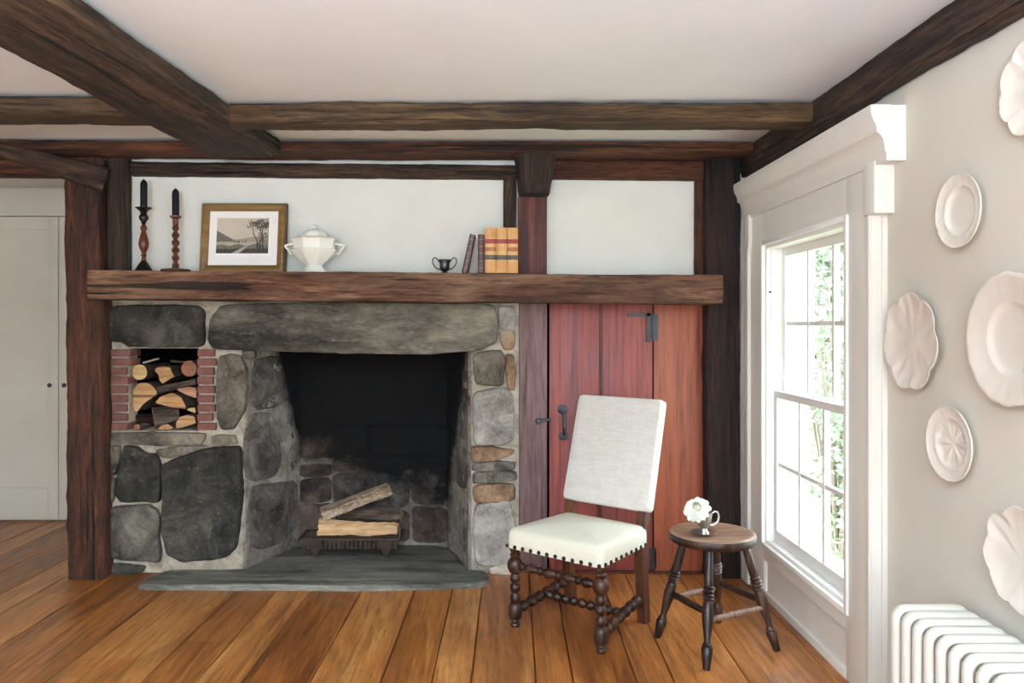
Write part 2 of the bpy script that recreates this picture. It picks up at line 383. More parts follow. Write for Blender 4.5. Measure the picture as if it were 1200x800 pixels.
struct(MB().box((-5, -2.55, 0), (-4.85, a, CEIL)).box((-5, b, 0), (-4.85, 5.8, CEIL)).box((-5, a, 0), (-4.85, b, c)).box((-5, a, d), (-4.85, b, CEIL)).build('wall_left', M['wallpaint']))
struct(MB().box((-4.85, 5.74, 0), (-2.0, 5.9, CEIL)).build('wall_hall', M['cupboard']), 'off white wall at the far end of the side passage')
struct(MB().box((-2.19, 5.1, 0), (-2.05, 5.74, CEIL)).box((-2.05, 5.1, 0), (1.75, 5.2, CEIL)).box((-2.19, 4.63, 1.57), (-2.05, 5.1, CEIL)).build('wall_chimney', M['plaster']))

# white cupboard door in the passage
YD = 5.70
d2 = thing('door_2', at(20, 610, YD), kind='structure'); d2['label'] = 'off white panelled cupboard doors left of the fireplace'
def X_(px, Y): return (px-CX)*Y/F
def Z_(py, Y): return EYE+(CY-py)*Y/F
dz0 = .02; dz1 = Z_(254, YD)
def panel_door(x0, x1, name):
    m = MB(); st = .075
    zz = [dz0, dz0+.22, Z_(487, YD), Z_(452, YD), dz1-.09, dz1]
    m.box((x0, YD, dz0), (x0+st, YD+.03, dz1), .002); m.box((x1-st, YD, dz0), (x1, YD+.03, dz1), .002)
    m.box((x0+st, YD, zz[0]), (x1-st, YD+.03, zz[1]), .002); m.box((x0+st, YD, zz[2]), (x1-st, YD+.03, zz[3]), .002); m.box((x0+st, YD, zz[4]), (x1-st, YD+.03, zz[5]), .002)
    m.box((x0+st-.004, YD+.014, zz[1]-.004), (x1-st+.004, YD+.03, zz[2]+.004)); m.box((x0+st-.004, YD+.014, zz[3]-.004), (x1-st+.004, YD+.03, zz[4]+.004))
    return m.build(name, M['cupboard'], d2)
xs_ = [X_(-70, YD), X_(68.5, YD)]
dl = panel_door(X_(-62, YD), X_(68, YD), 'door_leaf'); dr = panel_door(X_(69, YD), X_(199, YD), 'door_leaf')
for px, par in ((60, dl), (77, dr)):
    k = MB().lathe([(.006, 0), (.006, .012), (.014, .018), (.016, .026), (.01, .034), (0.001, .036)], 14, Matrix.Translation(at(px, 451, YD)) @ Matrix.Rotation(PI/2, 4, 'X'))
    tag(k.build('knob', M['iron'], par), 'small black knob')
MB().box((-4.8, YD-.004, dz1+.006), (-2.2, YD+.03, dz1+.03), .003).build('head_moulding', M['cupboard'], d2)
MB().box((-4.8, YD+.012, dz1+.03), (-2.2, YD+.035, CEIL-.002)).build('frieze_board', M['cupboard'], d2)

# ---------------------------------------------------------------- hewn timbers
def hewn(name, a, b, w, h, mat, up=(0, 0, 1), jit=.008, parent=None, ch=.012, seed=None, seg=.022, ends=(1, 1)):
    a = V(a); b = V(b); L = (b-a).length; X = (b-a).normalized(); Zv = V(up); Zv = (Zv-X*Zv.dot(X)).normalized(); Yv = Zv.cross(X)
    s = random.random()*50 if seed is None else seed
    sec = []
    n = 6
    for cx, cy, ax, ay, bx, by in ((1, -1, 1, -1, 1, 1), (1, 1, 1, 1, -1, 1), (-1, 1, -1, 1, -1, -1), (-1, -1, -1, -1, 1, -1)):
        for k in range(n):
            t = k/n; x = ax+(bx-ax)*t; y = ay+(by-ay)*t; sec.append((x*w/2, y*h/2, k == 0))
    m = MB(); nx = max(8, int(L/seg)); rs = []
    for i in range(nx+1):
        t = i/nx; x = L*t; e = ends[0]*(1-t)+ends[1]*t; ring = []
        for y, z, corner in sec:
            k = 1 if not corner else 1-ch/min(w, h)*(1.2+1.2*nz((x*2.2, y*9, z*9), 1, s))
            yy, zz = y*k*e, z*k*e
            ring.append(V((x, yy+jit*nz((x*1.6, y*4, z*4), 1, s)+jit*.5*nz((x*9, y*14, z*14), 1, s+9)+jit*.3*nz((x*24, y*30, z*30), 1, s+2), zz+jit*nz((x*1.6, y*4, z*4), 1, s+20)+jit*.5*nz((x*9, y*14, z*14), 1, s+33)+jit*.3*nz((x*24, y*30, z*30), 1, s+7))))
        rs.append(ring)
    m.rings(rs)
    mat4 = Matrix((X, Yv, Zv)).transposed().to_4x4(); mat4.translation = a
    if parent is not None: mat4.translation = a-wloc(parent)
    return m.build(name, mat, parent, world=False, matrix=mat4, angle=50)
def beam(name, label, cat, *a, **k): return tag(hewn(name, *a, **k), label, cat, k.pop('group', None))

H_ = .105
beam('summer_beam', 'wide dark ceiling beam running front to back towards the fireplace', 'beam', (-1.72, -2.5, 2.342), (-1.315, 4.22, 2.344), .385, .105, M['beam'], jit=.008)
beam('ceiling_joist', 'long grey brown ceiling joist crossing above the mantel', 'beam', (-1.172, 3.615, 2.3525), (1.425, 3.585, 2.346), .19, .093, M['joist'], jit=.008)
beam('ceiling_joist', 'short orange brown ceiling joist left of the wide beam', 'beam', (-4.84, 3.46, 2.356), (-1.44, 3.52, 2.352), .21, .086, M['joist'], jit=.008)
beam('wall_girt', 'red brown beam along the ceiling in front of the back wall', 'beam', (-4.84, 4.31, 2.365), (1.40, 4.385, 2.363), .25, .066, M['girt'], jit=.006)
beam('wall_beam', 'dark beam along the ceiling edge of the right wall', 'beam', (1.434, -2.5, 2.322), (1.434, 4.52, 2.322), .05, .15, M['beam'], jit=.006)
beam('header_beam', 'dark header beam over the side passage at far left', 'beam', (-4.84, 4.46, 2.295), (-2.40, 4.46, 2.285), .13, .10, M['girt'], jit=.006)
beam('plate_beam', 'dark slim beam topping the white panel above the mantel', 'beam', (-2.04, 4.50, 2.29), (.14, 4.50, 2.27), .06, .078, M['beam'], jit=.005)
beam('plate_beam', 'reddish slim beam topping the right hand white panel', 'beam', (.31, 4.50, 2.290), (1.19, 4.50, 2.283), .06, .115, M['girt'], jit=.004)
beam('timber_post', 'tall brown oak post at the left end of the fireplace', 'post', (-2.25, 4.44, .002), (-2.262, 4.44, 2.33), .14, .20, M['post'], up=(1, 0, 0), jit=.012)
beam('timber_stud', 'slim brown stud rising from the left end of the mantel', 'post', (-2.10, 4.47, 1.712), (-2.10, 4.47, 2.345), .12, .10, M['beam'], up=(1, 0, 0), jit=.004)
beam('timber_stud', 'slim dark stud behind the tan books', 'post', (.098, 4.505, 1.69), (.098, 4.505, 2.30), .05, .075, M['beam'], up=(1, 0, 0), jit=.003)
beam('timber_post', 'dark post in the corner between red door and window', 'post', (1.287, 4.462, .002), (1.284, 4.462, 2.395), .13, .19, M['darkpost'], up=(1, 0, 0), jit=.008)
beam('timber_stud', 'narrow brown strip between right white panel and corner post', 'post', (1.172, 4.50, 1.682), (1.172, 4.50, 2.222), .06, .05, M['girt'], up=(1, 0, 0), jit=.003)
beam('knee_brace', 'slanting dark brace meeting the top of the left post', 'beam', (-2.62, 4.22, 2.342), (-2.135, 4.40, 2.203), .14, .12, M['beam'], jit=.008, ends=(.6, 1.1))
# gunstock bracket over the middle board
xc = .235
beam('beam_bracket', 'chunky cracked dark wood bracket under the ceiling girt', 'bracket', (xc-.005, 4.40, 2.125), (xc, 4.40, 2.335), .20, .19, M['beam'], up=(1, 0, 0), jit=.012, ch=.02, ends=(.86, 1.14))
mb = MB().box((X_(607, 4.46), 4.46, Z_(322, 4.46)-.0), (X_(641, 4.46), 4.525, Z_(230, 4.46)), .004)
tag(mb.build('wall_board', M['redboard'], origin=(.23, 4.49, 1.69)), 'short reddish board standing on the mantel beside tan books', 'board')
# mantel
man = beam('mantel_beam', 'long weathered oak mantel beam above the fireplace', 'mantel', (-2.17, 4.378, 1.624), (1.235, 4.378, 1.596), .256, .157, M['mantel'], jit=.005, ch=.006)
def MZ(x): return 1.624+(x+2.17)/3.405*(-.028)+.0785+.002

# ---------------------------------------------------------------- fireplace
FP0 = V((-1.0, 4.50, 0))
fp = thing('stone_fireplace', FP0, 'large rough fieldstone fireplace with grey mortar and a brick log niche', 'fireplace')
YF = 4.50; YB = 5.0
A = V((-1.4226, YF, 0)); B = V((-1.22, YB, 0)); C = V((-.116, YF, 0)); D = V((-.27, YB, 0))
n0 = V((-2.066, 0, Z_(505, YF))); n1 = V((-1.669, 0, Z_(408, YF)))
TOPZ = 1.545
body = MB()
YM = YF+.012
body.box((-2.187, YM, 0), (n0.x, 5.08, TOPZ)); body.box((n0.x, YM, 0), (n1.x, 5.08, n0.z)); body.box((n0.x, YM, n1.z), (n1.x, 5.08, TOPZ))
body.box((n0.x, 4.98, n0.z), (n1.x, 5.08, n1.z))
body.prism([(n1.x, YM), (A.x+.003, YM), (B.x, YB), (B.x, 5.08), (n1.x, 5.08)], 2, 0, TOPZ)
body.prism([(C.x-.003, YM), (.151, YM), (.151, 5.08), (D.x, 5.08), (D.x, YB)], 2, 0, TOPZ)
body.box((A.x-.01, YM, 1.275), (C.x+.01, YM+.27, TOPZ))
for v in body.v:
    if abs(v.z-TOPZ) < 1e-4: v.z = 1.556-(v.x+2.17)*.0082
body.build('mortar_core', M['mortar'], fp)
lin_ = MB()
lin_.prism([(A.x+.006, YF+.03), (A.x+.02, YF+.03), (B.x+.015, YB-.012), (D.x-.015, YB-.012), (C.x-.02, YF+.03), (C.x-.006, YF+.03), (D.x-.002, YB), (B.x+.002, YB)], 2, .0, 1.27)
lin_.box((B.x-.1, YB-.012, 1.2705), (D.x+.1, YB+.02, 1.53)).box((B.x-.1, 4.79, 1.50), (D.x+.1, YB-.013, 1.53))
lin_.build('firebox_lining', M['soot_shade_mortar'], fp)
MB().box((B.x-.1, 4.70, 1.27), (D.x+.1, 4.785, 1.53)).build('chimney_throat', M['black'], fp)

def resample(P, n):
    L = [0]
    for i in range(len(P)): L.append(L[-1]+(P[(i+1) % len(P)]-P[i]).length)
    out = []; j = 0
    for k in range(n):
        s = L[-1]*k/n
        while L[j+1] < s: j += 1
        t = (s-L[j])/max(1e-9, L[j+1]-L[j]); out.append(P[j].lerp(P[(j+1) % len(P)], t))
    return out
def chaikin(P, it=2):
    for _ in range(it):
        Q = []
        for i in range(len(P)):
            a, b = P[i], P[(i+1) % len(P)]; Q += [a.lerp(b, .10), a.lerp(b, .90)]
        P = Q
    return P
SEED = [0]
def stone(poly, mat, p0=V((0, YF, 0)), n=V((0, -1, 0)), T=.03, name='stone', label=None, world_pts=None, amp=.010, M_=72, back=.035, parent=None, grow=.007):
    SEED[0] += 3.7; s = SEED[0]
    n = n.normalized(); P = world_pts or [on_plane(x, y, p0, n) for x, y in poly]
    P = resample(chaikin(P, 2) if n.z > .5 else chaikin(chaikin(P, 1), 1), M_); c = sum(P, V((0, 0, 0)))/len(P)
    size = sum((p-c).length for p in P)/len(P)
    if grow: P = [p+(p-c).normalized()*grow for p in P]
    P = [p+(p-c).normalized()*(.007*nz(p, 11, s)+.004*nz(p, 34, s)) for p in P]
    ins = [0, 0, .002, .005, .010, .022]; hs = [-back, T*.3, T*.65, T*.85, T*.96, T]
    rings = []
    for i, h in zip(ins, hs):
        rings.append([(c+(p-c)*(1-i/max(size, .03)), h, min(1, i/.02)) for p in P])
    last = 1-ins[-1]/max(size, .03)
    nr_ = max(6, int(size/.013))
    for t in [1-.97*(k+1)/nr_ for k in range(nr_)]: rings.append([(c+(p-c)*last*t, T, 1) for p in P])
    R = []
    for k, r in enumerate(rings):
        q = []
        for p, h, wgt in r:
            dd = 0 if k == 0 else (amp*nz(p, 5, s)+amp*.55*nz(p, 15, s)+amp*.3*nz(p, 45, s)+amp*.18*nz(p, 90, s)-amp*.5*abs(nz(p, 7, s+4)))*(.4+.6*wgt)
            q.append(p+n*(h+dd))
        R.append(q)
    m = MB().rings(R, cap0=True, cap1=True)
    o = m.build(name, mat, parent or fp, angle=70)
    if label: o['label'] = label
    return o
S = stone
S([(128, 367), (137, 358), (230, 358), (239, 365), (239, 402), (232, 406), (151, 406), (147, 401), (129, 399)], M['stone_dark'])
S([(262, 356), (250, 372), (246, 398), (253, 409), (330, 411), (420, 413), (500, 415), (560, 410), (581, 401), (583, 380), (580, 362), (577, 356)], M['lintel'], name='lintel_stone', T=.05, M_=110, amp=.014, label='long grey granite lintel')
S([(127, 507), (238, 507), (240, 512), (235, 521), (126, 520)], M['stone_warm'], T=.02)
S([(250, 511), (276, 510), (277, 520), (249, 521)], M['stone_warm'], T=.015)
S([(257, 419), (270, 416), (282, 417), (288, 435), (289, 455), (286, 478), (281, 490), (275, 502), (260, 502), (256, 490), (255, 450)], M['stone_warm'], T=.025, amp=.014)
S([(284, 411), (298, 411), (298, 419), (286, 419)], M['stone'], T=.015)
S([(147, 523), (162, 524), (173, 532), (182, 532), (188, 542), (188, 558), (188, 579), (186, 587), (166, 587), (144, 586), (138, 579), (140, 550), (143, 537)], M['stone_dark'], T=.03)
S([(130, 594), (173, 592), (183, 598), (187, 606), (186, 626), (188, 650), (186, 658), (170, 655), (131, 653), (128, 621)], M['stone'], T=.03)
S([(191, 545), (210, 537), (236, 527), (268, 524), (282, 524), (283, 556), (283, 595), (279, 627), (277, 640), (268, 650), (241, 654), (215, 657), (202, 650), (197, 648), (195, 637), (191, 619), (193, 595), (192, 569)], M['stone_dark'], T=.035, M_=110, label='largest dark slab left of the opening')
S([(126, 524), (141, 523), (138, 548), (135, 555), (125, 555)], M['stone_warm'], T=.02)
S([(126, 559), (135, 560), (133, 585), (128, 592), (126, 590)], M['stone_warm'], T=.02)
S([(184, 527), (200, 524), (235, 522), (243, 523), (225, 530), (200, 536), (187, 534)], M['stone_warm'], T=.018)
S([(130, 660), (170, 663), (165, 671), (130, 672)], M['stone_dark'], T=.02)
# right pier
S([(586, 361), (601, 361), (603, 375), (600, 386), (588, 384)], M['stone_light'], grow=.013, T=.02)
S([(586, 389), (601, 389), (601, 406), (591, 408)], M['stone_rust'], grow=.013, T=.018)
S([(556, 416), (585, 412), (590, 419), (588, 450), (558, 448)], M['stone_warm'], grow=.013, T=.03, amp=.016)
S([(593, 416), (602, 418), (603, 453), (595, 455)], M['stone_rust'], grow=.013, T=.018)
S([(556, 460), (592, 456), (600, 464), (600, 513), (588, 520), (557, 519)], M['stone_light'], grow=.013, T=.032, amp=.014)
S([(554, 523), (601, 527), (597, 533), (572, 538), (555, 540)], M['stone_rust'], grow=.013, T=.026)
S([(556, 543), (601, 541), (601, 550), (556, 551)], M['stone'], grow=.013, T=.022)
S([(556, 554), (604, 552), (604, 562), (556, 566)], M['stone'], grow=.013, T=.026)
S([(556, 570), (599, 567), (602, 574), (601, 585), (558, 588)], M['stone_rust'], grow=.013, T=.026)
S([(557, 592), (597, 588), (601, 610), (600, 656), (592, 660), (557, 659)], M['stone_light'], grow=.013, T=.032, M_=90, amp=.014)
# left reveal, splayed
nl = V((.5, -.2026, 0)).normalized(); pl = A
S([(293, 487), (300, 484), (316, 485), (322, 493), (326, 520), (326, 545), (320, 556), (300, 563), (288, 560), (286, 535), (286, 515), (289, 500)], M['soot_shade_stone'], pl, nl, T=.02)
S([(293, 571), (315, 566), (342, 562), (346, 569), (347, 595), (343, 618), (328, 636), (302, 643), (292, 637), (290, 616), (290, 590)], M['soot_shade_stone'], pl, nl, T=.02)
S([(298, 421), (316, 417), (334, 420), (340, 440), (336, 468), (322, 477), (300, 480), (292, 470), (293, 440)], M['soot_shade_stone'], pl, nl, T=.02)
S([(332, 482), (343, 485), (346, 520), (346, 553), (336, 556), (331, 540), (331, 510)], M['soot_shade_stone'], pl, nl, T=.014)
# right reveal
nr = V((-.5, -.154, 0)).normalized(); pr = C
S([(541, 418), (551, 417), (550, 447), (542, 447)], M['soot_shade_stone'], pr, nr, T=.016)
S([(541, 455), (551, 455), (551, 515), (542, 512)], M['soot_shade_stone'], pr, nr, T=.016)
S([(534, 420), (538, 420), (538, 515), (534, 512)], M['soot_shade_stone'], pr, nr, T=.01)
S([(530, 528), (540, 522), (551, 525), (551, 560), (548, 572), (540, 568), (531, 556)], M['soot_shade_stone'], pr, nr, T=.016)
S([(530, 565), (538, 575), (540, 605), (538, 625), (530, 612)], M['soot_shade_back'], pr, nr, T=.012)
S([(543, 580), (551, 588), (551, 652), (544, 640)], M['soot_shade_stone'], pr, nr, T=.016)
# fireback courses
pb = V((0, YB-.012, 0)); nb = V((0, -1, 0))
for q, mt in (([(353, 562), (386, 560), (388, 586), (353, 588)], 'soot_shade_back'), ([(353, 592), (388, 590), (390, 632), (353, 632)], 'soot_shade_back'),
              ([(390, 556), (440, 553), (480, 556), (478, 594), (392, 596)], 'soot_shade_stone'), ([(394, 600), (478, 598), (480, 634), (394, 634)], 'soot_shade_back'),
              ([(484, 540), (522, 545), (522, 590), (484, 588)], 'soot_shade_back'), ([(484, 594), (523, 596), (523, 634), (485, 634)], 'soot_shade_back'),
              ([(353, 545), (388, 544), (388, 556), (353, 558)], 'soot_shade_back'), ([(392, 536), (480, 534), (480, 550), (392, 552)], 'soot_shade_back'),
              ([(352, 500), (430, 500), (430, 530), (352, 538)], 'soot_shade_back'), ([(434, 500), (524, 500), (524, 534), (434, 530)], 'soot_shade_back')):
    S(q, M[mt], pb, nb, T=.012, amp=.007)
# brick columns of the niche
for cx0, cx1, nb_, seed in ((n0.x-.115, n0.x, 9, 1), (n1.x, n1.x+.095, 9, 2)):
    m = MB(); random.seed(seed); hh = (n1.z-n0.z-.0)/nb_
    for i in range(nb_):
        zb = n0.z+i*hh+.006
        o = random.uniform(-.006, .006)
        if cx0 < -2.06: a_, b_ = cx0+random.uniform(0, .012), cx1+(.02 if i > 6 else random.uniform(-.006, .004))
        else: a_, b_ = cx0-.001, cx1+random.uniform(-.012, .01)
        m.box((a_, YF-.012+o*.6, zb), (b_, 4.62, zb+hh-.011), .005)
    m.build('brick_column', M['brick'], fp)
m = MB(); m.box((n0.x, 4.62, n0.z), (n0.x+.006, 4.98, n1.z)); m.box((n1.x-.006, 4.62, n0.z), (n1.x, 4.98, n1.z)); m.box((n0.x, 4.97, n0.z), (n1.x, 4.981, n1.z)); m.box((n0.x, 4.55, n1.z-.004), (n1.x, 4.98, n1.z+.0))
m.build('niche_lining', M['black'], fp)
random.seed(11)
# mortar apron at the hearth's right end
S([(574, 664), (590, 659), (606, 661), (606, 672), (576, 671)], M['mortar'], T=.03, name='mortar_apron')

# hearth slab (a stone of its own)
hp = [(-1.90, 4.215), (-1.5, 4.20), (-1.0, 4.205), (-.55, 4.20), (-.12, 4.235), (-.035, 4.27), (-.02, 4.34), (-.05, 4.465), (-.13, 4.47), (-.155, 4.52), (-.30, 4.96), (-.75, 4.965), (-1.20, 4.96), (-1.375, 4.53), (-1.40, 4.46), (-1.6, 4.45), (-1.84, 4.455), (-1.87, 4.34)]
hs_ = stone(None, M['hearth'], n=V((0, 0, 1)), T=.032, world_pts=[V((x, y, 0)) for x, y in hp], amp=.004, M_=150, back=0, name='hearth_slab', parent=thing('tmp', (0, 0, 0)))
tmp = hs_.parent; hs_.parent = None; bpy.data.objects.remove(tmp)
tag(hs_, 'low greenish grey stone hearth slab in front of the fireplace', 'hearth')

# ---------------------------------------------------------------- logs
def log(name, label, poly, Y, depth, mat_bark, mat_cut, dx=0, dz=0, group=None, jit=.004, shrink=.92):
    SEED[0] += 2.3; s = SEED[0]
    P = resample(chaikin([at(x, y, Y) for x, y in poly], 1), 36); c = sum(P, V((0, 0, 0)))/len(P)
    rs = []
    for k in range(13):
        t = k/12; rs.append([c+(p-c)*(1-(1-shrink)*t)*(1+.05*nz((p.x*30, t*3, p.z*30), 1, s))+V((dx*t, depth*t, dz*t)) for p in P])
    bark = MB().rings(rs, cap0=False)
    o = bark.build(name, mat_bark, origin=c, angle=40)
    R = [[c+(p-c)*f+V((0, -.0005-.004*nz(p, 40, s)*(1-f), 0)) for p in rs[0]] for f in (1.0, .93, .75, .5, .25, .06)]
    cut = MB().rings(R, cap0=False); cut.build('cut_face', mat_cut, o)
    if group: o['group'] = group
    return tag(o, label, 'firewood')
def circ(x, y, r, n=14, sq=1): return [(x+r*math.cos(2*PI*i/n), y+r*sq*math.sin(2*PI*i/n)) for i in range(n)]
def zp(pts): return [(115+x/6.154, 390+y/6.154) for x, y in pts]
G = 'firewood stacked in the niche'
YL = 4.56
log('firewood_log', 'pale yellow round log end, upper left of the niche', circ(163.5, 436, 9.2), YL, .34, M['bark'], M['cutpale'], .01, .0, G)
log('firewood_log', 'jagged orange split log end, top middle of the niche', zp([(405, 270), (430, 245), (480, 240), (520, 245), (535, 290), (550, 312), (500, 342), (465, 368), (440, 340), (435, 300)]), YL+.02, .3, M['bark'], M['cut'], .0, 0, G)
log('firewood_log', 'round reddish log end with thick bark rim, upper right of the niche', circ(221.5, 431.8, 9.2), YL, .3, M['barklight'], M['cutred'], -.01, 0, G)
log('firewood_log', 'largest orange log end, middle left of the niche', zp([(252, 410), (290, 360), (375, 362), (425, 420), (420, 445), (340, 500), (275, 572), (255, 555), (250, 480)]), YL-.015, .36, M['bark'], M['cut'], .01, 0, G)
log('firewood_log', 'reddish wedge log end against the right bricks of the niche', zp([(560, 405), (650, 388), (708, 398), (708, 470), (640, 447)]), YL, .33, M['bark'], M['cutred'], -.01, 0, G)
log('firewood_log', 'half round tan log end in the centre right of the niche', zp([(408, 505), (455, 455), (540, 432), (600, 465), (643, 550), (520, 533)]), YL-.01, .34, M['bark'], M['cut'], 0, 0, G)
log('firewood_log', 'small orange half log at the bottom right of the niche', zp([(563, 690), (566, 640), (590, 605), (640, 592), (695, 602), (706, 648), (640, 672)]), YL, .3, M['bark'], M['cut'], 0, 0, G)
log('firewood_log', 'low orange log end on the bottom of the niche, middle', zp([(428, 694), (455, 668), (500, 656), (548, 684), (510, 695)]), YL-.01, .3, M['bark'], M['cut'], 0, 0, G)
log('firewood_log', 'thin pale stick end at the bottom left of the niche', circ(160.5, 500.3, 3.5), YL-.01, .3, M['bark'], M['cutred'], .03, .0, G)
log('firewood_log', 'small tan sliver of wood under the half round log', zp([(636, 552), (660, 541), (700, 536), (704, 576), (672, 568)]), YL+.01, .3, M['bark'], M['cutpale'], 0, 0, G)
def side_log(name, label, p0, p1, r, mat, group=None, cutmat=None, taper=.85, seg=18, rough=.12, flat=1, up=(0, 1, 0)):
    SEED[0] += 1.9; s = SEED[0]; p0 = V(p0); p1 = V(p1); rs = []; d = (p1-p0); L = d.length; q = d.to_track_quat('X', 'Z')
    Mx = q.to_matrix().to_4x4()
    for k in range(17):
        t = k/16; rr = r*(1-(1-taper)*t)
        ring = []
        for i in range(seg):
            a = 2*PI*i/seg; e = 1+rough*nz((t*L*14, math.cos(a)*2, math.sin(a)*2), 1, s)+rough*.6*nz((t*L*40, math.cos(a)*5, math.sin(a)*5), 1, s)
            ring.append(V((t*L, math.cos(a)*rr*e, math.sin(a)*rr*flat*e)))
        rs.append(ring)
    m = MB().rings(rs, cap0=False, cap1=False)
    mat4 = Matrix.Translation(p0) @ Mx
    o = m.build(name, mat, matrix=mat4, world=False, angle=40)
    for end, x in ((rs[0], -.001), (rs[-1], .001)):
        c = sum(end, V((0, 0, 0)))/seg
        MB().rings([[c+(p-c)*f+V((x, 0, 0)) for p in end] for f in (1, .6, .1)], cap0=False).build('cut_face', cutmat or M['cut'], o, world=False)
    if group: o['group'] = group
    return tag(o, label, 'firewood')
side_log('firewood_log', 'dark barked log lying slantwise across the niche stack', at(186, 457, YL+.03), at(230, 447, YL+.05), .022, M['bark'], G)
side_log('firewood_log', 'olive brown barked log leaning low in the niche', at(180, 489, YL+.03), at(209, 484, YL+.09), .062, M['bark'], G, taper=.8)
side_log('firewood_log', 'almost black log behind the thin stick in the niche', at(157, 492, YL+.05), at(178, 490, YL+.12), .034, M['darkpost'], G)
side_log('firewood_log', 'grey stick poking up at the top of the niche', at(168, 425, YL+.05), at(186, 420, YL+.02), .0065, M['barklight'], G)
side_log('firewood_log', 'dark stick lying flat behind the bark rimmed round log', at(201, 423, YL+.06), at(216, 424, YL+.04), .008, M['bark'], G)
side_log('firewood_log', 'shadowed log filling the back of the niche stack', at(168, 464, 4.76), at(218, 466, 4.77), .045, M['bark'], G)
# ---------------------------------------------------------------- grate with three logs
GY0, GY1 = 4.66, 4.88; gz = .152
gx0, gx1 = X_(346, GY0+.06)+.03, X_(473, GY0+.06)-.01
gr = thing('fire_grate', ((gx0+gx1)/2, (GY0+GY1)/2, .036), 'low rusty iron fire grate with pointed feet holding logs', 'grate')
m = MB(); m.box((gx0, GY0, gz-.012), (gx1, GY0+.02, gz), .003); m.box((gx0, GY1-.02, gz-.012), (gx1, GY1, gz), .003)
m.box((gx0, GY0, gz-.012), (gx0+.02, GY1, gz), .003); m.box((gx1-.02, GY0, gz-.012), (gx1, GY1, gz), .003); m.build('grate_frame', M['rust'], gr)
m = MB(); m.box((gx0+.02, GY0+.004, gz-.06), (gx1-.02, GY0+.014, gz-.050), .002)
nt_ = 22
for i in range(nt_):
    x = gx0+.03+(gx1-gx0-.06)*i/(nt_-1)
    m.turned((x, GY0+.009, gz-.012), (x, GY0+.009, gz-.068), [(.004, 0), (.009, .3), (.011, .6), (.006, .9), (.001, 1)], 8)
m.build('fringe_rail', M['rust'], gr)
for i in range(6):
    y = GY0+.03+(GY1-GY0-.06)*i/5; MB().box((gx0+.01, y-.006, gz-.01), (gx1-.01, y+.006, gz-.002), .002).build('grate_bar', M['rust'], gr)
for x in (gx0+.10, gx1-.09):
    for y in (GY0+.03, GY1-.03):
        MB().rings([[V((x+a*s_, y+b*s_, z)) for a, b in ((-1, -1), (1, -1), (1, 1), (-1, 1))] for s_, z in ((.036, gz-.012), (.034, gz-.045), (.006, .037))]).build('foot', M['rust'], gr)
MB().box((gx1-.012, GY0+.0, gz), (gx1-.002, GY0+.012, gz+.085), .002).build('end_prong', M['rust'], gr)
def split_log(name, label, a, b, sec, mats, wob=.006, rot=0, tap=.12):
    SEED[0] += 1.7; s = SEED[0]; a = V(a); b = V(b); d = b-a; L = d.length
    mat4 = Matrix.Translation(a) @ d.to_track_quat('X', 'Z').to_matrix().to_4x4() @ Matrix.Rotation(rot, 4, 'X')
    base = resample([V((0, y, z)) for y, z in sec], 40); rs = []
    for k in range(21):
        t = k/20; e = 1-tap*t
        rs.append([V((t*L+(.012*nz(p, 60, s) if k in (0, 20) else 0), p.y*e+wob*nz((t*L*9, p.y*30, p.z*30), 1, s), p.z*e+wob*nz((t*L*9, p.y*30, p.z*30), 1, s+5)+wob*.4*nz((t*L*50, p.y*60, p.z*60), 1, s))) for p in base])
    o = MB().rings(rs, cap0=False, cap1=False).build(name, mats[0], matrix=mat4, world=False, angle=45)
    for r, x in ((rs[0], -.001), (rs[-1], .001)):
        c = sum(r, V((0, 0, 0)))/len(r)
        MB().rings([[c+(p-c)*f+V((x, 0, 0)) for p in r] for f in (1, .7, .4, .08)], cap0=False).build('cut_face', mats[1], o, world=False)
    return tag(o, label, 'firewood')
zt = gz+.004
split_log('split_log', 'golden split log lying flat on the fire grate', (gx0+.115, 4.715, zt+.050), (gx1-.03, 4.74, zt+.034), [(-.06, -.036), (.07, -.036), (.062, .02), (.0, .05), (-.04, .02)], (M['split'], M['split']), .014, tap=.34)
split_log('split_log', 'dark bark covered log at the back of the fire grate', (gx0+.22, 4.835, zt+.098), (gx1-.015, 4.825, zt+.094), [(.055*math.cos(a*PI/6), .05*math.sin(a*PI/6)) for a in range(12)], (M['bark'], M['barklight']), .014)
split_log('split_log', 'pale barked log leaning up across the other logs', (gx0+.135, 4.70, zt+.128), (gx1-.085, 4.80, zt+.262), [(-.045, -.03), (.03, -.042), (.05, .0), (.02, .04), (-.035, .036)], (M['barklight'], M['cut']), .008)

# ---------------------------------------------------------------- plank door
YD1 = 4.505
d1 = thing('door_1', (X_(704, YD1), YD1+.015, 0), kind='structure'); d1['label'] = 'old red painted plank door beside the fireplace'
zd0, zd1 = .015, 1.53
def plank(a, b, mat, name, parent, y=YD1, t=.03, z0=zd0, z1=zd1): return MB().box((X_(a, y), y, z0), (X_(b, y), y+t, z1), .004).build(name, mat, parent)
pk = plank(643.8, 703.5, M['door'], 'door_plank', d1); pk2 = plank(705.5, 764.6, M['door'], 'door_plank', d1)
MB().box((X_(703, YD1)-.004, YD1-.006, zd0), (X_(705, YD1)+.006, YD1+.004, zd1), .003).build('door_bead', M['redboard'], d1)
hd = MB()
y = YD1
def zz5(x, yy): return at(600+x/3.808, 350+yy/3.808, YD1)
up_, lo_ = zz5(226, 493), zz5(231, 612)
for c, sq in ((up_, .9), (lo_, .75)): hd.lathe([(.031, 0), (.031, .004), (.022, .009), (.002, .010)], 20, Matrix.Translation(c) @ Matrix.Rotation(PI/2, 4, 'X'), sy=sq)
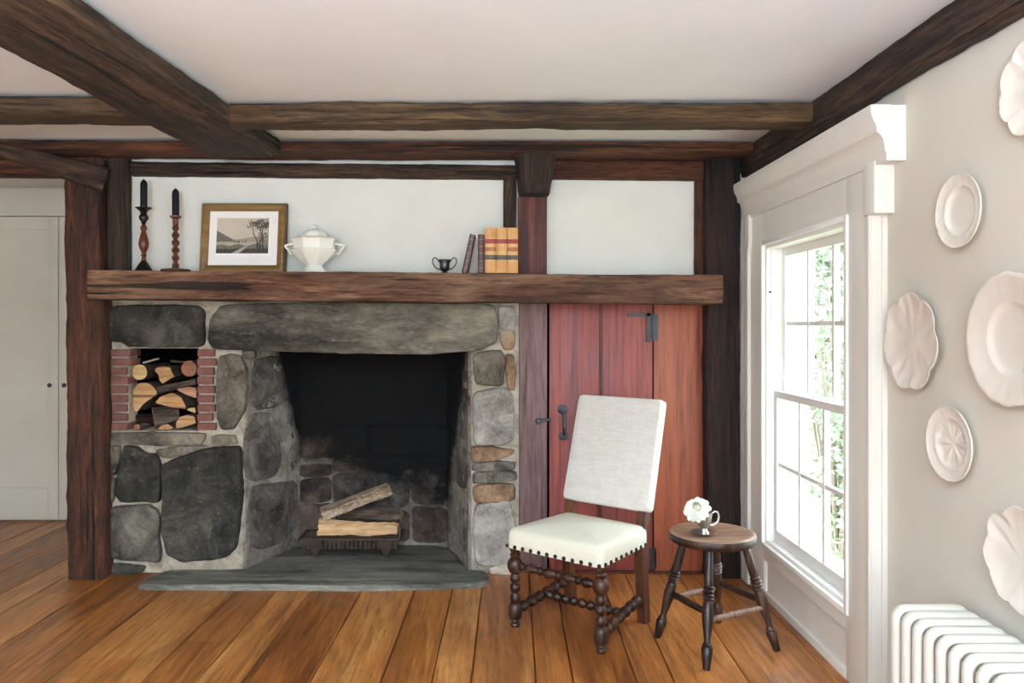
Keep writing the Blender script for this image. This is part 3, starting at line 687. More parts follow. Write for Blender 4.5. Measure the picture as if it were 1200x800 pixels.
hd.tube([up_+V((0, -.004, 0)), up_+V((.001, -.03, -.012)), up_+V((.004, -.045, -.045)), (up_+lo_)/2+V((.004, -.05, -.02)), lo_+V((.001, -.032, .02)), lo_+V((0, -.004, .004))], [.007, .009, .012, .013, .009, .007], 10, up=(1, 0, 0))
tag(hd.build('thumb_latch_handle', M['iron'], pk), 'black iron thumb latch handle')
k0 = zz5(118, 545); k1 = zz5(172, 537)
lt = MB().tube([k0+V((0, -.012, 0)), k1+V((0, -.014, 0))], .011, 10, up=(0, 0, 1)).lathe([(.018, 0), (.018, .016), (.012, .024), (.001, .026)], 14, Matrix.Translation(k0) @ Matrix.Rotation(PI/2, 4, 'X'))
tag(lt.build('latch_bar', M['iron'], pk), 'iron latch bar')
hg = MB()
def zb5(m, x0, y0, x1, y1, t=.012):
    a, b = zz5(x0, y1), zz5(x1, y0); m.box((a.x, YD1-t, a.z), (b.x, YD1+.001, b.z), .0015)
zb5(hg, 515, 63, 618, 79); zb5(hg, 598, 63, 622, 192); zb5(hg, 626, 68, 651, 188); hg.turned(zz5(624, 180)+V((0, -.012, 0)), zz5(624, 80)+V((0, -.012, 0)), [(.005, 0), (.006, .1), (.006, .9), (.005, 1)], 10)
tag(hg.build('hinge', M['iron'], pk2), 'black iron angled strap hinge')
h2 = MB(); a, b = at(761, 666, YD1), at(769, 641, YD1); h2.box((a.x, YD1-.005, a.z), (b.x, YD1+.001, b.z), .0015); h2.turned((b.x-.018, YD1-.008, a.z), (b.x-.018, YD1-.008, b.z), [(.005, 0), (.005, 1)], 8)
h2.build('hinge', M['iron'], pk2)
o = struct(MB().box((X_(608.5, 4.49), 4.49, .005), (X_(641, 4.49), 4.53, 1.535), .006).build('trim_1', M['jamb'], origin=(.25, 4.51, 0)), 'weathered purple grey board between stone and red door')
o = struct(MB().box((X_(766.4, 4.50), 4.50, .012), (X_(829, 4.50), 4.53, 1.535), .004).build('trim_2', M['fixedboard'], origin=(1.07, 4.51, 0)), 'wide orange red fixed board right of the plank door')
struct(MB().box((.152, 4.533, 0), (X_(832, 4.52), 4.541, 1.54)).build('trim_3', M['black'], origin=(.8, 4.537, 0)))
struct(MB().box((X_(642, 4.5), 4.485, .0015), (X_(832, 4.5), 4.54, .012), .002).build('trim_4', M['redboard'], origin=(.8, 4.51, 0)))

# ---------------------------------------------------------------- window and its panelled surround
W1 = thing('window_1', (1.45, 3.62, 0), kind='structure'); W1['label'] = 'tall white sash window of twelve panes in a panelled surround'
y0, y1, z0, z1 = SIDE_WIN
XS = 1.40; YN = 2.94; YFAR = 4.50
m = MB()
m.box((XS, YN, 0), (WX, y0, 2.16), .003)                 # near stile with its end face
m.box((XS, y1, 0), (WX, YFAR, 2.16), .003)
m.box((XS, y0, z1), (WX, y1, 2.16)); m.box((XS, y0, .20), (WX, y1, z0)); m.box((XS+.018, y0-.03, 0), (WX, y1+.03, .21))
m.box((XS, y0-.001, 0), (WX, y1+.001, .035), .002)
m.build('surround_panel', M['trim'], W1)
m = MB(); e = .008
for (a, b, c, d) in ((y0, y0+e, .035, .2), (y1-e, y1, .035, .2), (y0, y1, .2-e, .2)): m.box((XS+.004, a, c), (XS+.02, b, d), .003)
m.build('panel_moulding', M['trim'], W1)
pil = MB().box((XS-.018, 4.30, 0), (XS+.001, 4.37, 1.80), .004).box((XS-.018, 4.37, 0), (XS+.001, YFAR-.005, 2.0), .003)
pil.rings([[V((XS-.018, 4.28, 1.86)), V((XS+.001, 4.28, 1.86)), V((XS+.001, 4.375, 1.86)), V((XS-.018, 4.375, 1.86))], [V((XS-.018, 4.30, 1.79)), V((XS+.001, 4.30, 1.79)), V((XS+.001, 4.375, 1.79)), V((XS-.018, 4.375, 1.79))]])
pil.box((XS-.018, 4.28, 1.86), (XS+.001, 4.375, 2.0), .003)
pil.build('pilaster', M['trim'], W1)
pn = MB().box((XS-.008, YN-.004, 0), (XS+.002, YN+.02, 1.83), .002).box((XS+.04, YN-.012, 0), (WX, YN+.002, 1.83), .003).box((XS-.014, YN-.06, 1.81), (WX, YN+.03, 2.0), .004)
pn.build('pilaster', M['trim'], W1)
_cp = [(1.405, 1.985), (1.386, 1.985), (1.386, 2.012), (1.380, 2.018), (1.378, 2.036), (1.372, 2.060), (1.358, 2.078), (1.342, 2.086), (1.342, 2.098), (1.338, 2.112), (1.326, 2.130), (1.318, 2.150), (1.316, 2.162), (1.316, 2.182), (1.405, 2.182)]
cp = [(1.405-(1.405-x)*.78, z) for x, z in _cp]
m = MB().rings([[V((x, yy, z)) for x, z in cp] for yy in (2.80, 3.4, 4.0, 4.45)])
m.box((1.399, 2.802, 1.986), (WX, 2.96, 2.181)).box((1.40, 2.94, 2.14), (WX, 4.5, 2.182))
m.build('cornice', M['trim'], W1, angle=40)
m = MB(); e = .02
for (a, b, c, d) in ((y0-e, y0+.004, z0-e, z1+e), (y1-.004, y1+e, z0-e, z1+e), (y0+.004, y1-.004, z1-.004, z1+e), (y0+.004, y1-.004, z0-e, z0+.006)): m.box((XS-.010, a, c), (XS+.012, b, d), .004)
m.build('casing_bead', M['sash'], W1)
m = MB(); j = .022                                         # jamb liner, parting beads, outer frame
for (a, b, c, d) in ((y0, y0+j, z0, z1), (y1-j, y1, z0, z1), (y0+j, y1-j, z1-j, z1), (y0+j, y1-j, z0, z0+j)):
    m.box((XS+.01, a, c), (1.61, b, d))
for yy in (y0+j, y1-j-.008):
    m.box((1.432, yy-.004 if yy < 3.5 else yy, z0), (1.446, yy+.012, z1), .001)
    m.box((1.532, yy-.002, z0), (1.546, yy+.014, z1), .001); m.box((1.575, yy-.002, z0), (1.59, yy+.018, z1), .001)
m.box((1.60, y0-.09, z0-.05), (1.625, y0+j-.004, z1+.09)); m.box((1.60, y1-j+.004, z0-.05), (1.625, y1+.09, z1+.09)); m.box((1.60, y0, z1-j+.004), (1.625, y1, z1+.09)); m.box((1.58, y0-.09, z0-.05), (1.66, y1+.09, z0+.01))
m.build('jamb', M['sash'], W1)
def sash(name, x0, x1, zb, zt, rb, rt):
    a, b = y0+.024, y1-.024; st = .04
    m = MB()
    m.box((x0, a, zb), (x1, a+st, zt), .002); m.box((x0, b-st, zb), (x1, b, zt), .002)
    m.box((x0, a+st, zb), (x1, b-st, zb+rb)); m.box((x0, a+st, zt-rt), (x1, b-st, zt))
    iw = b-a-2*st
    for k in (1, 2):
        yy = a+st+iw*k/3; m.box((x0+.004, yy-.010, zb+rb), (x1-.004, yy+.010, zt-rt))
    zm = (zb+rb+zt-rt)/2; [m.box((x0+.006, a+st+iw*k/3+(.010 if k else 0), zm-.010), (x1-.006, a+st+iw*(k+1)/3-(.010 if k < 2 else 0), zm+.010)) for k in range(3)]
    s = m.build(name, M['sash'], W1)
    MB().box(((x0+x1)/2-.0015, a+.02, zb+.02), ((x0+x1)/2+.0015, b-.02, zt-.02)).build('glass', M['glass'], s)
    return s
ls = sash('lower_sash', 1.448, 1.482, z0+.02, 1.07, .06, .035)
us = sash('upper_sash', 1.490, 1.524, 1.035, z1-.02, .035, .045)
MB().lathe([(.012, 0), (.012, .006), (.006, .012), (.001, .014)], 12, Matrix.Translation((1.462, y0+.16, 1.07))).build('sash_lift', M['sash'], ls)
MB().box((1.42, y1-j-.006, Z_(342, 4.1)-.006), (1.432, y1-j+.001, Z_(342, 4.1)+.004), .001).build('latch_pin', M['iron'], W1)

# ---------------------------------------------------------------- garden outside
struct(MB().box((1.8, -6, -.75), (40, 45, -.6)).build('ground', M['lawn']), 'pale sunlit lawn outside the window')
def shrub(label, x, y, h, rx, ry, nleaf, ls, seed, name='garden_shrub'):
    rnd = random.Random(seed); root = thing(name, (x, y, -.6), label, 'shrub', 'shrubs outside the window')
    st = MB(); tips = []
    for k in range(14):
        a = rnd.uniform(0, 2*PI); r = rnd.uniform(.2, 1); p = [V((0, 0, 0)), V((math.cos(a)*rx*r*.4, math.sin(a)*ry*r*.4, h*.45)), V((math.cos(a)*rx*r*.8, math.sin(a)*ry*r*.8, h*rnd.uniform(.7, 1)))]
        st.tube(p, [.022, .014, .005], 6, up=(1, 0, 0)); tips.append(p)
    st.build('stems', M['twig'], root, world=False)
    lf = MB()
    for k in range(nleaf):
        p = tips[rnd.randrange(14)]; t = rnd.random()**.7; q = p[0].lerp(p[1], t*2) if t < .5 else p[1].lerp(p[2], t*2-1)
        sp = .12+.35*rnd.random(); q = q+V((rnd.gauss(0, sp*rx*.5), rnd.gauss(0, sp*ry*.5), rnd.gauss(0, .15*h*.5)))
        if q.z < .1: continue
        u = V((rnd.gauss(0, 1), rnd.gauss(0, 1), rnd.gauss(0, .6))).normalized(); v = u.cross(V((rnd.gauss(0, 1), rnd.gauss(0, 1), rnd.gauss(0, 1)))).normalized(); s = ls*rnd.uniform(.6, 1.2)
        nn = u.cross(v)*s*.12
        lf.add([q, q+u*s*.5+v*s*.28+nn, q+u*s, q+u*s*.5-v*s*.28+nn], [(0, 1, 2), (0, 2, 3)])
    lf.build('foliage', M['leafout'], root, world=False, angle=10)
shrub('loose leafy shrub close outside the window glass', 2.75, 6.3, 2.5, .55, .7, 1500, .09, 3)
shrub('tall pale green tree further out beyond the window', 6.5, 15.5, 5.2, 1.5, 1.5, 3000, .2, 5, 'garden_tree')
shrub('broad pale tree behind the loose shrub outside', 4.35, 10.5, 5.6, 1.1, 1.1, 2600, .16, 15, 'garden_tree')
shrub('low leafy bush on the lawn beyond the window', 3.9, 8.6, 1.5, .8, .8, 1400, .1, 8)

# ---------------------------------------------------------------- wall plates
def wall_plate(label, py_c, yc, ry, rz, scal=0, depth=.028, nlob=0, pattern=0, rot=0, seed=0, prof=None):
    yc *= .98; ry *= .98; rz *= .98; zc = EYE-(py_c-CY)*yc/F
    name = 'wall_plate'
    prof = prof or [(0.02, .012), (.2, .012), (.45, .0125), (.58, .014), (.64, .020), (.68, .0235), (.72, .0225), (.80, .024), (.9, .027), (.96, .030), (.985, .0315), (1.0, .0295), (.99, .026), (.9, .021), (.7, .016), (.6, .006), (.5, .001), (.02, .001)]
    seg = 120; rs = []
    for t, d in prof:
        ring = []
        for i in range(seg):
            a = 2*PI*i/seg; k = 1
            if nlob: k = 1+scal*(abs(math.cos(nlob*(a+rot)/2))**.7-.55)*min(1, max(0, (t-.3)/.5))
            rel = 0
            if pattern and t > .05 and d > .011 and t < .97:
                if pattern == 1: rel = .0022*nz((math.cos(a)*t*9, math.sin(a)*t*9, seed), 1)*(1 if t > .66 else .25)
                elif pattern == 2: rel = (.003*max(0, math.cos(6*a))*(1 if .15 < t < .6 else 0)+.002*nz((math.cos(a)*t*16, math.sin(a)*t*16, seed), 1))
                else: rel = .0035*nz((math.cos(a)*t*5, math.sin(a)*t*5, seed), 1)
            ring.append(V((-d-rel, math.cos(a)*t*ry*k, math.sin(a)*t*rz*k)))
        rs.append(ring)
    o = MB().rings(rs).build(name, M['plate'], origin=(0, 0, 0), angle=60)
    o.location = (WX-.001, yc, zc)
    tag(o, label, 'plate', 'white plates hung on the right wall')
    return o
wide = [(.02, .010), (.15, .011), (.3, .012), (.42, .013), (.5, .016), (.54, .022), (.58, .0235), (.66, .024), (.75, .0275), (.85, .032), (.93, .035), (.98, .036), (1.0, .034), (.98, .030), (.85, .024), (.6, .016), (.5, .004), (.45, .001), (.02, .001)]
leaf = [(.02, .020), (.15, .0195), (.3, .019), (.45, .019), (.6, .0205), (.72, .023), (.82, .027), (.9, .031), (.96, .034), (.99, .035), (1.0, .033), (.97, .029), (.85, .022), (.7, .015), (.5, .004), (.4, .001), (.02, .001)]
wall_plate('plain oval white plate high on the right wall', 247, 2.49, .122, .117, pattern=1, seed=3)
wall_plate('lobed leaf shaped plate nearest the window surround', 400, 2.77, .172, .165, .13, nlob=7, pattern=3, rot=.25, seed=5, prof=leaf)
wall_plate('largest white plate with a wide petal rim at right edge', 397, 2.245, .192, .19, .035, nlob=16, pattern=1, seed=7, prof=wide)
wall_plate('small oval plate with raised floral centre above the radiator', 520, 2.54, .128, .12, .015, nlob=24, pattern=2, seed=9)
wall_plate('scalloped white plate low at the right edge, just above the radiator', 657, 2.19, .155, .142, .12, nlob=8, pattern=3, rot=.1, seed=12, prof=leaf)
wall_plate('scalloped white plate cut off by the top right edge', 99, 2.14, .135, .13, .12, nlob=8, pattern=3, rot=.3, seed=14, prof=leaf)

# ---------------------------------------------------------------- radiator
RX0, RX1, RZ1 = 1.20, 1.435, .566
rd = thing('radiator', (1.32, 2.0, 0), 'white cast iron radiator under the wall plates at bottom right', 'radiator')
def rrect(x0, x1, z0, z1, r, n=6):
    P = []
    for cx, cz, a0 in ((x1-r, z1-r, 0), (x0+r, z1-r, PI/2), (x0+r, z0+r, PI), (x1-r, z0+r, 1.5*PI)):
        for k in range(n+1):
            a = a0+PI/2*k/n; P.append(V((cx+r*math.cos(a), 0, cz+r*math.sin(a))))
    return P
def section_mesh():
    m = MB(); t = .014
    m.tube(rrect(RX0+t, RX1-t, .075, RZ1-t, .03), t, 12, flat=1.45, loop=True)
    for k in (1, 2):
        x = RX0+t+(RX1-RX0-2*t)*k/3; m.tube([V((x, 0, .075)), V((x, 0, .3)), V((x, 0, RZ1-t))], t, 12, flat=1.3)
    for z in (.11, RZ1-.05): m.turned((RX0+.07, -.03, z), (RX0+.07, .03, z), [(.016, 0), (.016, 1)], 12)
    return m
sec0 = None
ys = [2.385-.06*k for k in range(13)]
for k, yy in enumerate(ys):
    if sec0 is None:
        m = section_mesh(); m.v = [v+V((-1.32, 0, 0)) for v in m.v]
        sec0 = m.build('radiator_section', M['rad'], rd, world=False); sec0.location = (0, yy-2.0, 0)
    else: copy_child(sec0, rd, (0, yy-2.0, 0))
for yy in (ys[0], ys[-1]):
    for x in (RX0+.03, RX1-.03):
        MB().turned((x, yy, 0), (x, yy, .075), [(.022, 0), (.018, .2), (.012, .6), (.016, 1)], 12).build('foot', M['rad'], rd)

# ---------------------------------------------------------------- chair
CH = thing('side_chair', (.27, 3.537, 0), 'carved wooden side chair with cream linen seat and tall back', 'chair', rz=-.691)
def CB(m, name, mat, angle=40, par=None):
    o = m.build(name, mat, par or CH, world=False, angle=angle); return o
wf, wbk, dp = .476, .438, .44
zb, zt_ = .371, .463
# seat pad
def pad(outline, layers, dome, c):
    rs = []
    for ins, z in layers: rs.append([V((c[0]+(p[0]-c[0])*(1-ins), c[1]+(p[1]-c[1])*(1-ins), z)) for p in outline])
    i0, zl = layers[-1]
    for t in (.88, .72, .55, .38, .2, .05): rs.append([V((c[0]+(p[0]-c[0])*(1-i0)*t, c[1]+(p[1]-c[1])*(1-i0)*t, zl+dome*(1-t*t))) for p in outline])
    return rs
ol = [V(p) for p in ((-.258, -.012, 0), (.258, -.012, 0), (.232, dp+.005, 0), (-.232, dp+.005, 0))]
def round_poly(P, r, n=5):
    out = []
    for i in range(len(P)):
        a, b, c = P[i-1], P[i], P[(i+1) % len(P)]
        p = b+(a-b).normalized()*r; q = b+(c-b).normalized()*r
        for k in range(n+1):
            t = k/n; out.append((p*(1-t)**2+b*2*t*(1-t)+q*t*t))
    return out
ol = resample(round_poly(ol, .03), 96)
lay = [(.02, zb+.001), (0, zb), (-.006, zb+.008), (-.006, zb+.05), (.0, zb+.066), (.015, zb+.078), (.045, zb+.088), (.09, zb+.093)]
seat = CB(MB().rings(pad(ol, lay, .022, (0, .215))), 'seat', M['seatcloth'], 60)
# nails
nm = MB().lathe([(.0095, -.002), (.0095, .001), (.0075, .0045), (.004, .0068), (.0005, .0075)], 12)
def side_pts(a, b, n): return [V(a).lerp(V(b), i/(n-1)) for i in range(n)]
nails = [(p, V((0, -1, 0))) for p in side_pts((-.250, -.015, zb+.010), (.250, -.015, zb+.010), 12)]
nails += [(p, V((1, -.06, 0))) for p in side_pts((.259, .022, zb+.010), (.236, dp-.03, zb+.010), 9)]
nails += [(p, V((-1, -.06, 0))) for p in side_pts((-.259, .022, zb+.010), (-.236, dp-.03, zb+.010), 9)]
first = None
for p, nn in nails:
    if first is None: first = CB(nm, 'nailhead', M['nail']); c = first
    else: c = copy_child(first, CH)
    c.location = p; c.rotation_mode = 'QUATERNION'; c.rotation_quaternion = nn.to_track_quat('Z', 'Y')
# turned front legs
def front_leg(u):
    q = [(.020, 0), (.022, .006), (.021, .012), (.016, .019), (.012, .022), (.018, .027), (.016, .033), (.026, .037), (.031, .048), (.033, .068), (.032, .090), (.026, .108), (.016, .113), (.023, .125), (.024, .138), (.020, .150), (.014, .158), (.024, .170), (.026, .185), (.022, .198), (.014, .204), (.023, .215), (.025, .228), (.020, .240), (.016, .246), (.026, .252), (.035, .270), (.038, .285), (.035, .302), (.024, .318), (.017, .322), (.024, .328), (.026, .336), (.018, .344), (.024, .352), (.030, zb-.006), (.030, zb)]
    return MB().lathe(q, 20, Matrix.Translation((u, .026, 0)))
for u in (-wf/2+.004, wf/2-.004): CB(front_leg(u), 'front_leg', M['turned'], 50)
# rear legs run up into the back
def rear_leg(u):
    m = MB(); hw, hd = .021, .026
    path = [(dp+.012, 0, hd*.9), (dp-.010, .20, hd), (dp-.014, zb, hd*1.05), (dp-.010, zb+.07, hd*.9), (dp+.02, .56, hd*.75), (dp+.15, .98, hd*.4)]
    rs = [[V((u+a*hw, y+b*h, z)) for a, b in ((-1, -1), (1, -1), (1, 1), (-1, 1))] for y, z, h in path]
    return m.rings(rs)
for u in (-wbk/2+.012, wbk/2-.012): CB(rear_leg(u), 'rear_leg', M['chairleg'], 30)
def beads(n, r0, r1, plain_mid=0):
    P = [(r0*.6, 0)]
    for i in range(n):
        a = i/n; d = 1/n
        P += [(r0*.62, a+d*.06), (r1*.9, a+d*.25), (r1, a+d*.5), (r1*.9, a+d*.75), (r0*.62, a+d*.94)]
    return P+[(r0*.6, 1)]
def bal(n):   # bead and baluster
    P = [(.012, 0)]
    for i in range(n):
        a = i/n; d = 1/n
        P += [(.011, a+d*.03), (.019, a+d*.10), (.020, a+d*.16), (.012, a+d*.23), (.015, a+d*.26), (.012, a+d*.29), (.020, a+d*.46), (.023, a+d*.6), (.017, a+d*.8), (.012, a+d*.93), (.016, a+d*.97)]
    return P+[(.012, 1)]
fu = wf/2-.004; ru = wbk/2-.012
CB(MB().turned((-fu+.03, .026, .285), (fu-.03, .026, .285), bal(4), 18), 'front_stretcher', M['turned'], 50)
for sgn in (-1, 1): CB(MB().turned((sgn*(fu-.004), .055, .078), (sgn*ru, dp-.036, .125), beads(6, .020, .026), 18), 'side_stretcher', M['turned'], 50)
CB(MB().turned((-(fu+ru)/2+.012, .235, .103), ((fu+ru)/2-.012, .235, .103), beads(9, .017, .023), 18), 'cross_stretcher', M['turned'], 50)
# back pad
zb0, zb1 = .522, 1.041; v0, v1 = .446, .595
hgt = math.hypot(zb1-zb0, v1-v0); ang = math.atan2(v1-v0, zb1-zb0)
bo = resample(round_poly([V((-.245, 0, 0)), V((.245, 0, 0)), V((.242, hgt, 0)), V((-.242, hgt, 0))], .022), 110)
# local layers: z axis is outwards (towards the sitter)
lay = [(.03, -.026), (0, -.022), (-.002, -.008), (0, .010), (.008, .018), (.022, .023), (.05, .026)]
rs = pad(bo, lay, .010, (0, hgt/2))
Mb = Matrix.Translation((0, v0, zb0)) @ Matrix.Rotation(PI/2-ang, 4, 'X')
bk = MB().rings([[Mb @ p for p in r] for r in rs]); CB(bk, 'backrest', M['linen'], 60)

# ---------------------------------------------------------------- stool
SX, SY = .968, 3.495; SZ = .495
stl = thing('wooden_stool', (SX, SY, 0), 'small round dark wooden stool by the window', 'stool')
def CS(m, name, mat, lab=None, angle=45):
    o = m.build(name, mat, stl, angle=angle)
    if lab: o['label'] = lab
    return o
T0 = Matrix.Translation((SX, SY, 0))
sp = [(.02, SZ-.042), (.15, SZ-.042), (.178, SZ-.040), (.186, SZ-.032), (.188, SZ-.018), (.186, SZ-.006), (.180, SZ), (.172, SZ+.002), (.160, SZ), (.12, SZ-.005), (.06, SZ-.008), (.01, SZ-.009)]
CS(MB().lathe(sp[:6]+[(.1845, SZ-.003)], 64, T0, mi=1, cap=False).lathe([(.1845, SZ-.003)]+sp[6:], 64, T0, mi=0, cap=False), 'stool_seat', [M['stoolseat'], M['stoolleg']], 'worn brown seat')
feet = {'l': (.742, 3.572), 'f': (.872, 3.232), 'b': (1.07, 3.756), 'r': (1.228, 3.424)}
tops = {k: (SX+(x-SX)*.50, SY+(y-SY)*.50) for k, (x, y) in feet.items()}
lp = [(.014, 0), (.016, .02), (.021, .11), (.024, .17), (.019, .19), (.021, .20), (.015, .215), (.013, .24), (.022, .38), (.025, .46), (.021, .54), (.018, .56), (.024, .575), (.018, .59), (.025, .605), (.019, .622), (.026, .638), (.019, .654), (.024, .67), (.018, .685), (.020, .72), (.017, .9), (.015, 1)]
P = {}
for k in feet:
    a = V((*feet[k], 0)); b = V((*tops[k], SZ-.040)); P[k] = (a, b); CS(MB().turned(a, b, lp, 16), 'leg', M['stoolleg'])
def pk_(k, t): return P[k][0].lerp(P[k][1], t)
st_p = [(.009, 0), (.013, .12), (.016, .5), (.013, .88), (.009, 1)]
for a, b, t, mt in (('l', 'f', .46, 'stoolleg'), ('b', 'r', .46, 'stoolleg'), ('f', 'r', .40, 'worn'), ('l', 'b', .40, 'worn')):
    CS(MB().turned(pk_(a, t), pk_(b, t), st_p, 14), 'stretcher', M[mt], 'pale worn stretcher' if mt == 'worn' else None)
# saucer, cup and flower
CX_, CY_ = .925, 3.47; z0s = SZ-.0055
m = MB().lathe([(.018, 0), (.030, 0), (.032, .003), (.050, .009), (.056, .012), (.056, .014), (.048, .0115), (.03, .0065), (.005, .005)], 40, Matrix.Translation((CX_, CY_, z0s)))
tag(m.build('saucer', M['silver'], origin=(CX_, CY_, z0s)), 'small silver saucer on the wooden stool', 'saucer')
zc = z0s+.007
cup = thing('silver_cup', (CX_, CY_, zc), 'small silver footed cup holding a white flower', 'cup')
m = MB().lathe([(.005, 0), (.022, 0), (.021, .004), (.014, .012), (.013, .020), (.018, .028), (.027, .040), (.032, .056), (.034, .072), (.036, .086), (.0375, .092), (.0355, .092), (.032, .072), (.028, .050), (.016, .032), (.003, .028)], 36, Matrix.Translation((CX_, CY_, zc)))
m.build('cup_bowl', M['silver'], cup)
hx = CX_+.031
MB().tube([(CX_+.018, CY_, zc+.034), (hx+.012, CY_, zc+.035), (hx+.030, CY_, zc+.050), (hx+.034, CY_, zc+.072), (hx+.028, CY_, zc+.090), (hx+.016, CY_, zc+.094), (hx+.006, CY_, zc+.086), (CX_+.033, CY_, zc+.080)], [.0035, .004, .0045, .0045, .0045, .004, .0035, .003], 10).build('handle', M['silver'], cup)
fc = V((CX_-.036, CY_-.025, zc+.105))
flw = thing('white_flower', fc, 'single white many petalled flower leaning out of the silver cup', 'flower')
m = MB(); rnd = random.Random(4); ax = V((-.25, -.75, .62)).normalized(); qz = ax.to_track_quat('Z', 'Y').to_matrix()
def petal(ph, tilt, L, W, r0, lift):
    pts = []; nu, nv = 6, 5; fs = []
    for i in range(nu+1):
        t = i/nu; wid = W*(math.sin(PI*(.12+.80*t)))**.8
        e = tilt+(-.6*t if tilt < .9 else .25*t)
        for j in range(nv+1):
            s_ = (j/nv-.5)*2; rr = r0+L*t*math.sin(e); zz = lift+L*t*math.cos(e)+.004*s_*s_
            x, y = rr-.10*abs(s_)*W*.6, s_*wid; wv = .0030*math.sin(9*t+3*ph+5*s_)*t
            pts.append(qz @ V((x*math.cos(ph)-y*math.sin(ph), x*math.sin(ph)+y*math.cos(ph), zz+wv)))
    for i in range(nu):
        for j in range(nv): a = i*(nv+1)+j; fs.append((a, a+1, a+nv+2, a+nv+1))
    m.add([fc+p for p in pts], fs)
g = 0
for ringi, (n, tilt, L, W, r0, lift) in enumerate(((9, 2.05, .050, .021, .008, .002), (10, 1.80, .051, .021, .008, .004), (11, 1.55, .050, .020, .008, .006), (11, 1.30, .047, .019, .008, .007), (11, 1.08, .043, .017, .007, .008), (10, .88, .038, .015, .006, .010), (9, .68, .032, .012, .005, .011), (8, .48, .028, .011, .004, .012), (8, .26, .026, .010, .003, .013), (6, .12, .024, .008, .001, .014))):
    for k in range(n): petal(2*PI*k/n+ringi*.37+rnd.uniform(-.12, .12), tilt+rnd.uniform(-.14, .14), L*rnd.uniform(.85, 1.1), W*rnd.uniform(.85, 1.1), r0, lift)
m.build('petals', M['petal'], flw, angle=80)
MB().lathe([(.001, .004), (.007, .010), (.010, .022), (.009, .034), (.005, .040), (.001, .042)], 16, Matrix.Translation(fc) @ qz.to_4x4()).build('flower_centre', M['petalcentre'], flw)
MB().tube([fc-ax*.002, fc-ax*.02+V((0, 0, -.012)), V((CX_-.004, CY_-.004, zc+.06)), V((CX_+.004, CY_+.004, zc+.036))], .003, 8, up=(1, 0, 0)).build('stem', M['stem'], flw)

# ---------------------------------------------------------------- things on the mantel
YM_ = 4.375
def zx(px): return X_(px, YM_)
s1 = .0010988
def P1(L, base): return [(r*s1, (base-y)*s1) for r, y in L]
x = zx(140+122/4.286); zb_ = MZ(x)
c1 = thing('candlestick', (x, YM_, zb_), 'turned red brown candlestick with bulbous stem and black base', 'candlestick', 'candlesticks on the mantel')
T1 = Matrix.Translation((x, YM_, zb_))
MB().lathe(P1([(5, 533), (42, 533), (42, 528), (36, 518), (24, 498), (13, 482), (11, 479)], 533), 28, T1).build('base', M['stickdark'], c1)
MB().lathe(P1([(11, 480), (11, 468), (8, 463), (14, 456), (13, 449), (9, 443), (20, 418), (25, 400), (24, 385), (17, 355), (10, 332), (16, 322), (17, 314), (12, 306), (7, 298)], 533), 24, T1).build('stem', M['stickwood'], c1)
MB().lathe(P1([(7, 299), (12, 293), (11, 288), (22, 272), (23, 260), (14, 243), (18, 234), (26, 226), (40, 217), (41, 214), (38, 214), (22, 222), (2, 224)], 533), 28, T1).build('drip_pan', M['stickdark'], c1)
def candle(x, z, h, label):
    m = MB().lathe([(.002, 0), (.0178, 0), (.0182, .004), (.0186, h*.5), (.0185, h-.026), (.0165, h-.018), (.008, h-.006), (.0025, h-.003)], 6, Matrix.Translation((x, YM_, z)), a0=.3)
    o = m.build('taper_candle', M['candle'], origin=(x, YM_, z), angle=30)
    MB().tube([(x, YM_, z+h-.004), (x+.001, YM_, z+h+.008)], .0012, 6, up=(1, 0, 0)).build('wick', M['stickdark'], o)
    return tag(o, label, 'candle', 'black candles on the mantel')
candle(x, zb_+(533-224)*s1+.001, .168, 'black candle in the taller bulbous candlestick, nearest the post')
x2 = zx(140+282/4.286); zb2 = MZ(x2)
c2 = thing('candlestick', (x2, YM_, zb2), 'barley twist wooden candlestick on a flat dark disc base', 'candlestick', 'candlesticks on the mantel')
T2 = Matrix.Translation((x2, YM_, zb2))
MB().lathe(P1([(5, 535), (70, 535), (72, 531), (71, 525), (40, 521), (22, 519), (16, 512), (14, 508)], 535), 36, T2).build('base', M['twist'], c2)
tw = []
z_a, z_b = (535-510)*s1, (535-312)*s1
for i in range(61):
    t = i/60; z = z_a+(z_b-z_a)*t; ring = []
    for k in range(24):
        a = 2*PI*k/24; r = .0125+.0065*math.cos(2*(a-t*2*PI*2.6)); r *= 1+.12*math.sin(PI*t); ring.append(V((x2+r*math.cos(a), YM_+r*math.sin(a), zb2+z)))
    tw.append(ring)
MB().rings(tw).build('twisted_stem', M['twist'], c2)
MB().lathe(P1([(10, 314), (15, 306), (14, 300), (15, 272), (27, 264), (28, 257), (25, 256), (18, 262), (2, 263)], 535), 24, T2).build('socket', M['stickwood'], c2)
candle(x2, zb2+(535-263)*s1+.001, .160, 'black candle in the barley twist candlestick, beside the picture')
